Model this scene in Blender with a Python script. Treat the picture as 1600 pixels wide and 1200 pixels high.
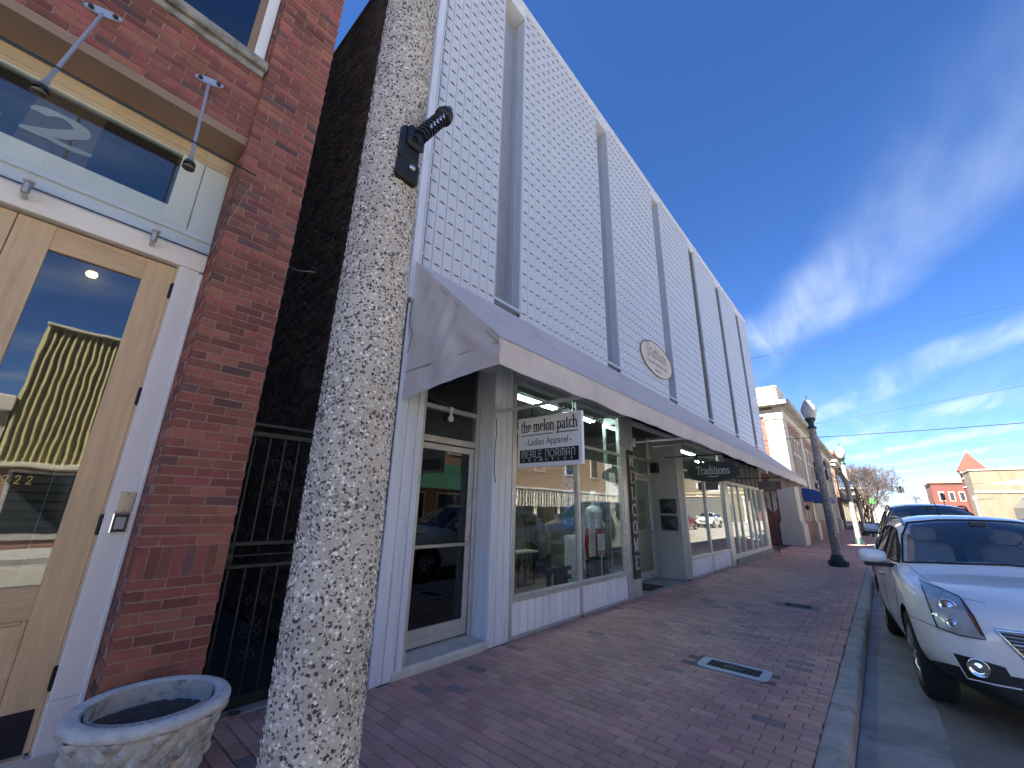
import bpy, bmesh, math, random
from mathutils import Vector, Matrix, noise as mnoise
from mathutils.bvhtree import BVHTree
R = math.radians
random.seed(7)
scene = bpy.context.scene
for o in list(bpy.data.objects): bpy.data.objects.remove(o)
C = scene.collection

# ------------------------------------------------------------------ camera
# world axes: x runs along the street, y towards the shop fronts, z up; the eye is 1.6 m above the pavement
cam_data = bpy.data.cameras.new('camera'); cam = bpy.data.objects.new('camera', cam_data); C.objects.link(cam)
AX_S = Vector((0.65594394, -0.23439341, 0.71749375))
AX_L = Vector((-0.75449437, -0.17613748, 0.63222926))
AX_U = Vector((0.02181284, 0.95605194, 0.29238482))
EYE = Vector((0, 0, 1.6))
m = Matrix(((AX_S[0], AX_S[1], -AX_S[2], EYE.x), (AX_L[0], AX_L[1], -AX_L[2], EYE.y), (AX_U[0], AX_U[1], -AX_U[2], EYE.z), (0, 0, 0, 1)))
cam.matrix_world = m
cam_data.sensor_width = 36; cam_data.lens = 630 / 1600 * 36
cam_data.clip_start = 0.05; cam_data.clip_end = 3000
scene.camera = cam

# ------------------------------------------------------------------ sky, sun, exposure
SUN = Vector((-0.923 * math.cos(R(44)), 0.385 * math.cos(R(44)), math.sin(R(44)))).normalized()
world = bpy.data.worlds.new('World'); scene.world = world; world.use_nodes = True
nt = world.node_tree; N = nt.nodes; LK = nt.links
for n in list(N): N.remove(n)
wout = N.new('ShaderNodeOutputWorld'); bg = N.new('ShaderNodeBackground'); sky = N.new('ShaderNodeTexSky')
sky.sky_type = 'NISHITA'; sky.sun_disc = False; sky.sun_elevation = R(44)
sky.sun_rotation = math.atan2(SUN.x, SUN.y); sky.altitude = 100; sky.air_density = 0.60; sky.dust_density = 0.0; sky.ozone_density = 3.5
hsv = N.new('ShaderNodeHueSaturation'); hsv.inputs['Saturation'].default_value = 1.28; hsv.inputs['Hue'].default_value = .511
gam = N.new('ShaderNodeGamma'); gam.inputs[1].default_value = .86; LK.new(sky.outputs['Color'], gam.inputs[0]); LK.new(gam.outputs[0], hsv.inputs['Color'])
tc = N.new('ShaderNodeTexCoord')
def wmath(op, a=None, b=None, c=None):
    n = N.new('ShaderNodeMath'); n.operation = op
    for i, v in enumerate((a, b, c)):
        if v is None: continue
        if isinstance(v, (int, float)): n.inputs[i].default_value = v
        else: LK.new(v, n.inputs[i])
    return n.outputs[0]
sep = N.new('ShaderNodeSeparateXYZ'); LK.new(tc.outputs['Generated'], sep.inputs[0])
zc = wmath('MAXIMUM', sep.outputs['Z'], 0.04)
px = wmath('DIVIDE', sep.outputs['X'], zc); py = wmath('DIVIDE', sep.outputs['Y'], zc)   # a flat cloud deck seen from below
cmb = N.new('ShaderNodeCombineXYZ'); LK.new(px, cmb.inputs[0]); LK.new(py, cmb.inputs[1])
def wnoise(vec, rot, scl, detail, rough, dist, seed):
    mp = N.new('ShaderNodeMapping'); mp.inputs['Rotation'].default_value = (0, 0, R(rot)); mp.inputs['Scale'].default_value = scl; mp.inputs['Location'].default_value = (seed, seed * .7, 0)
    LK.new(vec, mp.inputs[0])
    t = N.new('ShaderNodeTexNoise'); t.inputs['Scale'].default_value = 1; t.inputs['Detail'].default_value = detail; t.inputs['Roughness'].default_value = rough; t.inputs['Distortion'].default_value = dist
    LK.new(mp.outputs[0], t.inputs['Vector']); return t.outputs['Fac']
def wrange(v, a, b, c=0., d=1.):
    n = N.new('ShaderNodeMapRange'); n.interpolation_type = 'SMOOTHSTEP'
    for i, x in enumerate((v, a, b, c, d)):
        if isinstance(x, (int, float)): n.inputs[i].default_value = x
        else: LK.new(x, n.inputs[i])
    return n.outputs[0]
# cirrus in long streaks: v runs across the streaks, the fibres along them
vv = wmath('ADD', wmath('MULTIPLY', px, -.49), wmath('MULTIPLY', py, .87))
warp = wmath('MULTIPLY', wmath('SUBTRACT', wnoise(cmb.outputs[0], 0, (.9, .9, 1), 3, .5, 0, 4.4), .5), .55)
vw = wmath('ADD', vv, warp)
band = wrange(wmath('COSINE', wmath('MULTIPLY', wmath('ADD', vw, 1.10), 2 * math.pi / 1.18)), -.25, 1.)
side = wrange(vw, -.55, -.95)
fib = wrange(wnoise(cmb.outputs[0], -30, (0.7, 4.2, 1), 9, .56, .7, 8.2), 0.25, 0.85)
veil = wrange(wnoise(cmb.outputs[0], -30, (0.5, 1.1, 1), 4, .55, .2, 2.3), 0.30, 0.72)
low = wrange(sep.outputs['Z'], 0.34, 0.10)
cl = wmath('MULTIPLY', wmath('MULTIPLY', band, side), wmath('ADD', wmath('MULTIPLY', wmath('MULTIPLY', fib, veil), .62), wmath('MULTIPLY', veil, .16)))
cl = wmath('ADD', cl, wmath('MULTIPLY', low, wmath('ADD', wmath('MULTIPLY', fib, .22), .02)))
cl = wmath('MULTIPLY', cl, wrange(sep.outputs['Z'], .62, .30, .45, 1.))
cl = wmath('MINIMUM', cl, 0.75)
mixc = N.new('ShaderNodeMixRGB'); LK.new(cl, mixc.inputs[0]); LK.new(hsv.outputs[0], mixc.inputs[1])
mixc.inputs[2].default_value = (3.1, 3.5, 4.1, 1)
LK.new(mixc.outputs[0], bg.inputs['Color']); bg.inputs['Strength'].default_value = 0.05
LK.new(bg.outputs[0], wout.inputs['Surface'])

sun_d = bpy.data.lights.new('sun', 'SUN'); sun_d.energy = 5.0; sun_d.angle = R(0.5); sun_d.color = (1, .93, .82)
sun = bpy.data.objects.new('sun', sun_d); C.objects.link(sun); sun.rotation_euler = SUN.to_track_quat('Z', 'Y').to_euler(); sun.location = (-20, 20, 40)
scene.view_settings.view_transform = 'Standard'; scene.view_settings.look = 'None'
scene.view_settings.exposure = 2.86; scene.view_settings.gamma = 1.0; scene.view_settings.use_curve_mapping = False
scene.render.engine = 'CYCLES'
scene.cycles.max_bounces = 10; scene.cycles.diffuse_bounces = 5; scene.cycles.glossy_bounces = 5; scene.cycles.transparent_max_bounces = 24; scene.cycles.transmission_bounces = 8

# ------------------------------------------------------------------ materials
def s(r, g, b):
    f = lambda v: (v / 255 / 12.92) if v <= 10 else ((v / 255 + .055) / 1.055) ** 2.4
    return (f(r), f(g), f(b))
def pm(name, base, rough=.6, metal=0., var=.15, nscale=3., bump=0., bscale=80., rnd=None, rndamt=.3, hue=.0, stain=None, coat=0., spec=.5, stretch=None, alt=None):
    """procedural surface: base colour, noise variation, optional per-piece randomness, stain patches and fine relief"""
    mt = bpy.data.materials.new(name); mt.use_nodes = True
    t = mt.node_tree; n = t.nodes; l = t.links; b = n['Principled BSDF']
    b.inputs['Roughness'].default_value = rough; b.inputs['Metallic'].default_value = metal; b.inputs['Specular IOR Level'].default_value = spec
    if coat: b.inputs['Coat Weight'].default_value = coat; b.inputs['Coat Roughness'].default_value = .03
    co = n.new('ShaderNodeTexCoord'); vec = co.outputs['Object']
    if rnd == 'obj':                                      # shared meshes: shift the pattern by the piece's place
        g = n.new('ShaderNodeNewGeometry'); vec = g.outputs['Position']
    if stretch:
        mp = n.new('ShaderNodeMapping'); mp.inputs['Scale'].default_value = stretch; l.new(vec, mp.inputs[0]); vec = mp.outputs[0]
    tx = n.new('ShaderNodeTexNoise'); tx.inputs['Scale'].default_value = nscale; tx.inputs['Detail'].default_value = 6; tx.inputs['Roughness'].default_value = .6; l.new(vec, tx.inputs['Vector'])
    hs = n.new('ShaderNodeHueSaturation'); hs.inputs['Color'].default_value = (*base, 1)
    mr = n.new('ShaderNodeMapRange'); mr.inputs[1].default_value = .25; mr.inputs[2].default_value = .75; mr.inputs[3].default_value = 1 - var; mr.inputs[4].default_value = 1 + var
    l.new(tx.outputs['Fac'], mr.inputs[0]); val = mr.outputs[0]
    if rnd:
        if rnd == 'obj': q = n.new('ShaderNodeObjectInfo').outputs['Random']
        else:
            a = n.new('ShaderNodeAttribute'); a.attribute_name = 'rnd'; q = a.outputs['Fac']
        m2 = n.new('ShaderNodeMapRange'); m2.inputs[3].default_value = 1 - rndamt; m2.inputs[4].default_value = 1 + rndamt; l.new(q, m2.inputs[0])
        mu = n.new('ShaderNodeMath'); mu.operation = 'MULTIPLY'; l.new(val, mu.inputs[0]); l.new(m2.outputs[0], mu.inputs[1]); val = mu.outputs[0]
        if hue:
            w = n.new('ShaderNodeTexWhiteNoise'); w.noise_dimensions = '1D'; l.new(q, w.inputs['W'])
            m3 = n.new('ShaderNodeMapRange'); m3.inputs[3].default_value = .5 - hue; m3.inputs[4].default_value = .5 + hue; l.new(w.outputs['Value'], m3.inputs[0]); l.new(m3.outputs[0], hs.inputs['Hue'])
        if alt:                                           # a share of the pieces has another colour
            w2 = n.new('ShaderNodeMath'); w2.operation = 'FRACT'; k = n.new('ShaderNodeMath'); k.operation = 'MULTIPLY'; k.inputs[1].default_value = 37.7; l.new(q, k.inputs[0]); l.new(k.outputs[0], w2.inputs[0])
            st = n.new('ShaderNodeMath'); st.operation = 'LESS_THAN'; st.inputs[1].default_value = alt[1]; l.new(w2.outputs[0], st.inputs[0])
            mx = n.new('ShaderNodeMixRGB'); mx.inputs[1].default_value = (*base, 1); mx.inputs[2].default_value = (*alt[0], 1); l.new(st.outputs[0], mx.inputs[0]); l.new(mx.outputs[0], hs.inputs['Color'])
    l.new(val, hs.inputs['Value']); col = hs.outputs[0]
    if stain:
        t2 = n.new('ShaderNodeTexNoise'); t2.inputs['Scale'].default_value = stain[1]; t2.inputs['Detail'].default_value = 8; t2.inputs['Roughness'].default_value = .68; l.new(vec, t2.inputs['Vector'])
        r2 = n.new('ShaderNodeMapRange'); r2.inputs[1].default_value = stain[2]; r2.inputs[2].default_value = stain[2] + .16; r2.inputs[4].default_value = stain[3]; l.new(t2.outputs['Fac'], r2.inputs[0])
        mx = n.new('ShaderNodeMixRGB'); l.new(r2.outputs[0], mx.inputs[0]); l.new(col, mx.inputs[1]); mx.inputs[2].default_value = (*stain[0], 1); col = mx.outputs[0]
    l.new(col, b.inputs['Base Color'])
    if rough > .25 and metal < .5:
        rr = n.new('ShaderNodeMapRange'); rr.inputs[3].default_value = max(.05, rough - .1); rr.inputs[4].default_value = min(1, rough + .1); l.new(tx.outputs['Fac'], rr.inputs[0]); l.new(rr.outputs[0], b.inputs['Roughness'])
    if bump:
        t3 = n.new('ShaderNodeTexNoise'); t3.inputs['Scale'].default_value = bscale; t3.inputs['Detail'].default_value = 5; l.new(vec, t3.inputs['Vector'])
        bp = n.new('ShaderNodeBump'); bp.inputs['Strength'].default_value = bump; bp.inputs['Distance'].default_value = .01; l.new(t3.outputs['Fac'], bp.inputs['Height']); l.new(bp.outputs[0], b.inputs['Normal'])
    return mt
def glassmat(name, tint=(.82, .88, .87), ior=1.75, rough=0., wave=.0):
    mt = bpy.data.materials.new(name); mt.use_nodes = True; t = mt.node_tree; n = t.nodes; l = t.links
    n.remove(n['Principled BSDF']); out = n['Material Output']
    tr = n.new('ShaderNodeBsdfTransparent'); tr.inputs[0].default_value = (*tint, 1)
    gl = n.new('ShaderNodeBsdfGlossy'); gl.inputs['Roughness'].default_value = rough; gl.inputs[0].default_value = (1, 1, 1, 1)
    fr = n.new('ShaderNodeFresnel'); ge = n.new('ShaderNodeNewGeometry'); im = n.new('ShaderNodeMapRange'); im.inputs[3].default_value = ior; im.inputs[4].default_value = 1 / ior
    l.new(ge.outputs['Backfacing'], im.inputs[0]); l.new(im.outputs[0], fr.inputs['IOR'])      # same mirror strength on both faces of a pane
    mx = n.new('ShaderNodeMixShader'); l.new(fr.outputs[0], mx.inputs[0]); l.new(tr.outputs[0], mx.inputs[1]); l.new(gl.outputs[0], mx.inputs[2]); l.new(mx.outputs[0], out.inputs[0])
    if wave:
        co = n.new('ShaderNodeTexCoord'); tx = n.new('ShaderNodeTexNoise'); tx.inputs['Scale'].default_value = 3.2; tx.inputs['Detail'].default_value = 1.5; l.new(co.outputs['Object'], tx.inputs['Vector'])
        bp = n.new('ShaderNodeBump'); bp.inputs['Strength'].default_value = wave; bp.inputs['Distance'].default_value = .01; l.new(tx.outputs['Fac'], bp.inputs['Height']); l.new(bp.outputs[0], gl.inputs['Normal']); l.new(bp.outputs[0], fr.inputs['Normal'])
    return mt
def emit(name, col, st):
    mt = bpy.data.materials.new(name); mt.use_nodes = True; t = mt.node_tree; n = t.nodes
    b = n['Principled BSDF']; b.inputs['Base Color'].default_value = (*col, 1); b.inputs['Emission Color'].default_value = (*col, 1); b.inputs['Emission Strength'].default_value = st
    return mt

# ------------------------------------------------------------------ mesh helpers
def V(*a): return Vector(a)
class MB:
    """collects shapes; build() links them as one mesh object"""
    def __init__(self): self.v = []; self.f = []; self.mi = []; self.sm = []; self.r = []
    def add(self, vs, fs, mi=0, sm=False, rnd=None):
        k = len(self.v); self.v += [tuple(p) for p in vs]; self.f += [tuple(i + k for i in f) for f in fs]; self.mi += [mi] * len(fs); self.sm += [sm] * len(fs)
        self.r += [rnd if rnd is not None else 0.] * len(fs); return self
    def box(self, x0, x1, y0, y1, z0, z1, mi=0, rnd=None, skip=''):
        vs = [(x, y, z) for z in (z0, z1) for y in (y0, y1) for x in (x0, x1)]
        fs = {'b': (0, 2, 3, 1), 't': (4, 5, 7, 6), 'f': (0, 1, 5, 4), 'k': (2, 6, 7, 3), 'l': (0, 4, 6, 2), 'r': (1, 3, 7, 5)}
        return self.add(vs, [f for k, f in fs.items() if k not in skip], mi, False, rnd)
    def cbox(self, x0, x1, y0, y1, z0, z1, b=.005, mi=0, rnd=None, M=None):
        """box with chamfered edges"""
        X = (x0, x1); Y = (y0, y1); Z = (z0, z1); vs = []; idx = {}
        for i in (0, 1):
            for j in (0, 1):
                for k in (0, 1):
                    sx, sy, sz = (1, -1)[i], (1, -1)[j], (1, -1)[k]
                    for a in range(3):
                        p = [X[i] + sx * b, Y[j] + sy * b, Z[k] + sz * b]; p[a] = (X[i], Y[j], Z[k])[a]
                        idx[i, j, k, a] = len(vs); vs.append(p)
        fs = []
        for a in range(3):
            for e in (0, 1):
                q = []
                for (u, w) in ((0, 0), (1, 0), (1, 1), (0, 1)):
                    c = [0, 0, 0]; o = [t for t in range(3) if t != a]; c[a] = e; c[o[0]] = u; c[o[1]] = w; q.append(idx[(*c, a)])
                if (e == 1) == (a == 1): q.reverse()
                fs.append(q)
        for a in range(3):
            o = [t for t in range(3) if t != a]
            for u in (0, 1):
                for w in (0, 1):
                    c0 = [0, 0, 0]; c1 = [0, 0, 0]; c0[o[0]] = c1[o[0]] = u; c0[o[1]] = c1[o[1]] = w; c1[a] = 1
                    q = [idx[(*c0, o[0])], idx[(*c1, o[0])], idx[(*c1, o[1])], idx[(*c0, o[1])]]
                    if (u == w) == (a != 1): q.reverse()
                    fs.append(q)
        for i in (0, 1):
            for j in (0, 1):
                for k in (0, 1):
                    q = [idx[i, j, k, 0], idx[i, j, k, 1], idx[i, j, k, 2]]
                    if (i + j + k) % 2 == 0: q.reverse()
                    fs.append(q)
        if M is not None: vs = [M @ Vector(p) for p in vs]
        return self.add(vs, fs, mi, False, rnd)
    def tube(self, pts, r, n=8, mi=0, cap=True, rs=None):
        pts = [Vector(p) for p in pts]; vs = []; fs = []; up = None
        for i, p in enumerate(pts):
            d = (pts[min(i + 1, len(pts) - 1)] - pts[max(i - 1, 0)]).normalized()
            if up is None: up = d.orthogonal().normalized()
            u = (up - d * up.dot(d)); u = u.normalized() if u.length > 1e-6 else d.orthogonal().normalized(); up = u; w = d.cross(u)
            rr = rs[i] if rs else r
            vs += [p + (u * math.cos(2 * math.pi * k / n) + w * math.sin(2 * math.pi * k / n)) * rr for k in range(n)]
        for i in range(len(pts) - 1):
            for k in range(n):
                fs.append((i * n + k, i * n + (k + 1) % n, (i + 1) * n + (k + 1) % n, (i + 1) * n + k))
        self.add(vs, fs, mi, True)
        if cap and n > 2:
            self.add(vs[:n], [tuple(range(n - 1, -1, -1))], mi); self.add(vs[-n:], [tuple(range(n))], mi)
        return self
    def lathe(self, prof, n=24, c=(0, 0, 0), mi=0, sm=True, M=None):
        vs = []; fs = []
        for (r, z) in prof:
            vs += [Vector((r * math.cos(2 * math.pi * k / n), r * math.sin(2 * math.pi * k / n), z)) for k in range(n)]
        for i in range(len(prof) - 1):
            for k in range(n): fs.append((i * n + k, i * n + (k + 1) % n, (i + 1) * n + (k + 1) % n, (i + 1) * n + k))
        vs = [(M @ p if M is not None else p) + Vector(c) for p in vs]
        return self.add(vs, fs, mi, sm)
    def prism(self, poly, o, u, w, d, mi=0, sm=False):
        """polygon in the plane o + a*u + b*w, pushed through by vector d"""
        o, u, w, d = Vector(o), Vector(u), Vector(w), Vector(d); n = len(poly)
        a = [o + u * p[0] + w * p[1] for p in poly]; b = [p + d for p in a]
        fs = [tuple(range(n)), tuple(range(2 * n - 1, n - 1, -1))] + [(i, n + i, n + (i + 1) % n, (i + 1) % n) for i in range(n)]
        return self.add(a + b, fs, mi, sm)
    def build(self, name, mats, parent=None, loc=None):
        me = bpy.data.meshes.new(name); me.from_pydata(self.v, [], self.f)
        mats = mats if isinstance(mats, (list, tuple)) else [mats]
        for t in mats: me.materials.append(t)
        me.polygons.foreach_set('material_index', self.mi); me.polygons.foreach_set('use_smooth', self.sm)
        if any(self.r):
            at = me.attributes.new('rnd', 'FLOAT', 'FACE'); at.data.foreach_set('value', self.r)
        me.update()
        bm = bmesh.new(); bm.from_mesh(me); bmesh.ops.recalc_face_normals(bm, faces=bm.faces); bm.to_mesh(me); bm.free()
        return link(name, me, parent, loc)
def link(name, me, parent=None, loc=None):
    o = bpy.data.objects.new(name, me); C.objects.link(o)
    if parent is not None: o.parent = parent
    if loc is not None: o.location = loc
    return o
def tag(o, label=None, cat=None, group=None, kind=None):
    if label: o['label'] = label
    if cat: o['category'] = cat
    if group: o['group'] = group
    if kind: o['kind'] = kind
    return o
def thing(name, label, cat, loc=(0, 0, 0), rz=0, group=None):
    o = bpy.data.objects.new(name, None); C.objects.link(o); o.location = loc; o.rotation_euler = (0, 0, rz); o.empty_display_size = .1
    return tag(o, label, cat, group)
def copy_tree(o, parent=None):
    c = o.copy(); C.objects.link(c); c.parent = parent
    for ch in list(o.children): copy_tree(ch, c)
    return c
def bez(p0, p1, p2, p3, n=8):
    out = []
    for i in range(n + 1):
        t = i / n; out.append(Vector(p0) * (1 - t) ** 3 + Vector(p1) * 3 * t * (1 - t) ** 2 + Vector(p2) * 3 * t * t * (1 - t) + Vector(p3) * t ** 3)
    return out
def nz(*a): return mnoise.noise(Vector(a))

# ------------------------------------------------------------------ lettering: strokes drawn with a broad or a round pen, as thin raised paint
def arc(cx, cy, rx, ry, a0, a1, n=10): return [(cx + rx * math.cos(R(a0 + (a1 - a0) * i / n)), cy + ry * math.sin(R(a0 + (a1 - a0) * i / n))) for i in range(n + 1)]
SER = .16
GL = {  # x-height 1, ascender 1.55; each glyph: advance, strokes; a stroke named 's' is a short serif bar
 't': (.62, [[(.28, 1.35), (.28, .18)] + arc(.46, .2, .18, .2, 180, 270, 5) + [(.56, .05)], [(.08, .98), (.55, .98)]]),
 'h': (1.0, [[(.2, 1.6), (.2, 0)], [(.2, .72)] + arc(.5, .66, .28, .33, 140, 0, 8) + [(.78, 0)], [(.06, 0), (.36, 0)], [(.64, 0), (.94, 0)], [(.06, 1.56), (.2, 1.6)]]),
 'e': (.82, [[(.12, .55), (.7, .55)] + arc(.42, .55, .29, .45, 0, 300, 14)]),
 'm': (1.5, [[(.2, 1), (.2, 0)], [(.2, .7)] + arc(.47, .66, .25, .33, 140, 0, 8) + [(.72, 0)], [(.72, .7)] + arc(1.0, .66, .26, .33, 140, 0, 8) + [(1.26, 0)], [(.05, 0), (.35, 0)], [(.58, 0), (.87, 0)], [(1.12, 0), (1.42, 0)], [(.05, .97), (.2, 1)]]),
 'l': (.46, [[(.22, 1.6), (.22, 0)], [(.06, 0), (.38, 0)], [(.07, 1.56), (.22, 1.6)]]),
 'o': (.92, [arc(.46, .5, .34, .48, 0, 360, 20)]),
 'n': (1.0, [[(.2, 1), (.2, 0)], [(.2, .72)] + arc(.5, .66, .28, .33, 140, 0, 8) + [(.78, 0)], [(.06, 0), (.36, 0)], [(.64, 0), (.94, 0)], [(.05, .97), (.2, 1)]]),
 'p': (.98, [[(.2, 1), (.2, -.5)], [(.2, .75)] + arc(.5, .5, .33, .48, 130, -130, 14) + [(.2, .2)], [(.04, -.5), (.38, -.5)], [(.05, .97), (.2, 1)]]),
 'a': (.86, [[(.14, .82)] + arc(.38, .72, .25, .27, 150, 0, 8) + [(.64, .12), (.78, 0)], [(.64, .58)] + arc(.36, .28, .24, .27, 80, 290, 10) + [(.64, .2)]]),
 'c': (.78, [arc(.45, .5, .33, .48, 50, 310, 14)]),
 'r': (.7, [[(.2, 1), (.2, 0)], [(.2, .7)] + arc(.46, .68, .24, .3, 140, 50, 6), [(.05, 0), (.36, 0)], [(.05, .97), (.2, 1)]]),
 'd': (.98, [[(.76, 1.6), (.76, 0)], [(.76, .2)] + arc(.46, .5, .33, .48, -50, -310, 14) + [(.76, .75)], [(.62, 1.56), (.76, 1.6)], [(.76, 0), (.9, 0)]]),
 'i': (.46, [[(.22, 1), (.22, 0)], [(.06, 0), (.38, 0)], [(.07, .97), (.22, 1)], [(.2, 1.36), (.25, 1.38)]]),
 's': (.72, [arc(.37, .74, .22, .24, 30, 240, 9) + arc(.36, .26, .25, .25, 70, -150, 9)]),
 'T': (1.15, [[(.57, 1.5), (.57, 0)], [(.06, 1.5), (1.08, 1.5)], [(.06, 1.5), (.04, 1.25)], [(1.08, 1.5), (1.1, 1.25)], [(.36, 0), (.78, 0)]]),
 'W': (1.9, [[(.1, 1.5), (.5, 0)], [(.5, 0), (.95, 1.5)], [(.95, 1.5), (1.38, 0)], [(1.38, 0), (1.78, 1.5)], [(-.05, 1.5), (.3, 1.5)], [(1.6, 1.5), (1.93, 1.5)]]),
 'E': (1.1, [[(.25, 1.5), (.25, 0)], [(.08, 1.5), (.95, 1.5), (.95, 1.28)], [(.08, 0), (1.0, 0), (1.0, .24)], [(.25, .78), (.74, .78)]]),
 'L': (1.05, [[(.27, 1.5), (.27, 0)], [(.08, 1.5), (.48, 1.5)], [(.08, 0), (.98, 0), (.98, .28)]]),
 'C': (1.2, [arc(.64, .75, .5, .75, 45, 315, 18), [(1.0, 1.42), (1.0, 1.1)]]),
 'O': (1.3, [arc(.65, .75, .52, .75, 0, 360, 24)]),
 'M': (1.6, [[(.25, 1.5), (.25, 0)], [(.25, 1.5), (.8, .1)], [(.8, .1), (1.32, 1.5)], [(1.32, 1.5), (1.32, 0)], [(.08, 0), (.42, 0)], [(1.14, 0), (1.5, 0)], [(.06, 1.5), (.3, 1.5)], [(1.28, 1.5), (1.5, 1.5)]]),
 'S': (1.0, [arc(.5, 1.1, .33, .38, 35, 245, 10) + arc(.5, .38, .37, .38, 70, -150, 10)]),
 'I': (.6, [[(.3, 1.5), (.3, 0)], [(.1, 0), (.5, 0)], [(.1, 1.5), (.5, 1.5)]]),
 '2': (1.0, [arc(.48, 1.08, .34, .38, 165, -20, 12) + [(.5, .45), (.12, .05), (.4, .12), (.7, .02), (.95, .14)]]),
 # round monoline capitals
 'Mr': (1.25, [[(.12, 0), (.12, 1.15)] + arc(.37, 1.15, .25, .35, 180, 0, 8) + [(.62, 0)], [(.62, 1.15)] + arc(.87, 1.15, .25, .35, 180, 0, 8) + [(1.12, 0)]]),
 'Er': (.95, [[(.85, 1.5), (.4, 1.5)] + arc(.4, 1.2, .28, .3, 90, 180, 5) + [(.12, .3)] + arc(.4, .3, .28, .3, 180, 270, 5) + [(.85, 0)], [(.12, .78), (.78, .78)]]),
 'Rr': (1.05, [[(.12, 0), (.12, 1.5), (.55, 1.5)] + arc(.55, 1.12, .36, .38, 90, -90, 10) + [(.3, .74), (.5, .74), (.92, 0)]]),
 'Lr': (.85, [[(.12, 1.5), (.12, .3)] + arc(.4, .3, .28, .3, 180, 270, 5) + [(.8, 0)]]),
 'Nr': (1.0, [[(.12, 0), (.12, 1.1)] + arc(.48, 1.1, .36, .4, 180, 0, 10) + [(.84, 0)]]),
 'Or': (1.35, [arc(.65, .75, .55, .75, 0, 360, 24)]),
 'Ar': (1.05, [[(.12, 0), (.12, 1.1)] + arc(.48, 1.1, .36, .4, 180, 0, 10) + [(.84, 0)], [(.12, .62), (.84, .62)]]),
 ' ': (.5, []),
}
def letters(word, size, nib=(.17, .05), sx=1., gap=.06, mono=False, slant=0., length=None):
    """flat convex pieces of the word in a plane: list of polygons, and the width"""
    out = []; x = 0
    toks = word if isinstance(word, list) else list(word)
    for ch in toks:
        adv, st = GL[ch]
        for pl in st:
            for (a, b) in zip(pl[:-1], pl[1:]):
                if mono:
                    d = Vector((b[0] - a[0], b[1] - a[1], 0)); L = d.length
                    if L < 1e-6: continue
                    d /= L; nn = Vector((-d.y, d.x, 0)) * nib[0] / 2; e = d * nib[0] * .3
                    A = Vector((*a, 0)) - e; B = Vector((*b, 0)) + e; P = [A + nn, A - nn, B - nn, B + nn]
                    P = [(p.x, p.y) for p in P]
                else:
                    w, h = nib[0] / 2, nib[1] / 2; pts = [(q[0] + i * w, q[1] + j * h) for q in (a, b) for i in (-1, 1) for j in (-1, 1)]
                    pts = sorted(set(pts)); lo = []; up = []
                    for p in pts:
                        while len(lo) > 1 and (lo[-1][0] - lo[-2][0]) * (p[1] - lo[-2][1]) - (lo[-1][1] - lo[-2][1]) * (p[0] - lo[-2][0]) <= 0: lo.pop()
                        lo.append(p)
                    for p in reversed(pts):
                        while len(up) > 1 and (up[-1][0] - up[-2][0]) * (p[1] - up[-2][1]) - (up[-1][1] - up[-2][1]) * (p[0] - up[-2][0]) <= 0: up.pop()
                        up.append(p)
                    P = lo[:-1] + up[:-1]
                out.append([((x + p[0] * sx + slant * p[1]) * size, p[1] * size) for p in P])
        x += adv * sx + gap
    W = x * size
    if length: 
        k = length / W; out = [[(p[0] * k, p[1]) for p in P] for P in out]; W = length
    return out, W
def paint(name, polys, o, u, w, nrm, mat, parent, lift=.002):
    """letter pieces laid as paint on a board: each piece a hair above the last so that no faces coincide"""
    mb = MB(); o, u, w, nrm = Vector(o), Vector(u), Vector(w), Vector(nrm)
    for i, P in enumerate(polys):
        base = o + nrm * (lift + .00004 * (i % 40))
        mb.add([base + u * p[0] + w * p[1] for p in P], [tuple(range(len(P)))])
    me = bpy.data.meshes.new(name); me.from_pydata(mb.v, [], mb.f); me.materials.append(mat); me.update()
    return link(name, me, parent)
def sans(name, text, size, o, u, w, nrm, mat, parent, lift=.002, length=None, align='LEFT', depth=0.):
    cu = bpy.data.curves.new(name, 'FONT'); cu.body = text; cu.size = size; cu.align_x = align; cu.extrude = depth; cu.resolution_u = 4
    t = bpy.data.objects.new(name, cu); C.objects.link(t); dg = bpy.context.evaluated_depsgraph_get()
    me = bpy.data.meshes.new_from_object(t.evaluated_get(dg)); bpy.data.objects.remove(t)
    xs = [v.co.x for v in me.vertices]; k = 1. if not length else length / (max(xs) - min(xs)); x0 = min(xs) if align == 'LEFT' else 0
    o, u, w, nrm = Vector(o), Vector(u), Vector(w), Vector(nrm)
    for v in me.vertices: v.co = o + u * ((v.co.x - x0) * k) + w * v.co.y + nrm * (lift + v.co.z)
    me.materials.clear(); me.materials.append(mat); me.update()
    return link(name, me, parent)

# ------------------------------------------------------------------ palette
WHITE_METAL = pm('white_enamel_siding', (.53, .55, .585), .42, var=.06, nscale=1.5, stain=((.42, .45, .50), 5., .60, .35), stretch=(3, 3, .6))
WHITE_TRIM = pm('weathered_white_trim', (.58, .61, .67), .45, var=.10, nscale=3, stain=((.34, .35, .38), 4., .58, .5), stretch=(2, 2, .5))
OLD_SIDING = pm('old_aluminium_siding', (.62, .655, .72), .5, var=.12, nscale=2.2, stain=((.36, .40, .50), 6., .55, .6), stretch=(3, 3, .35), bump=.15, bscale=30)
ALU = pm('dull_aluminium', (.52, .52, .51), .42, .55, var=.14, nscale=5, stain=((.25, .24, .22), 9., .6, .4))
CAVITY = pm('hollow_shade_black', (.012, .013, .016), .9)  # near-black colour stands in for the shade inside hollows
RETM = pm('recess_return_metal', (.43, .47, .55), .45, var=.08, stain=((.30, .33, .40), 4, .58, .5), stretch=(2, 2, .4))
GRILLE = pm('grille_metal', (.29, .33, .41), .5, var=.08)
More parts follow.
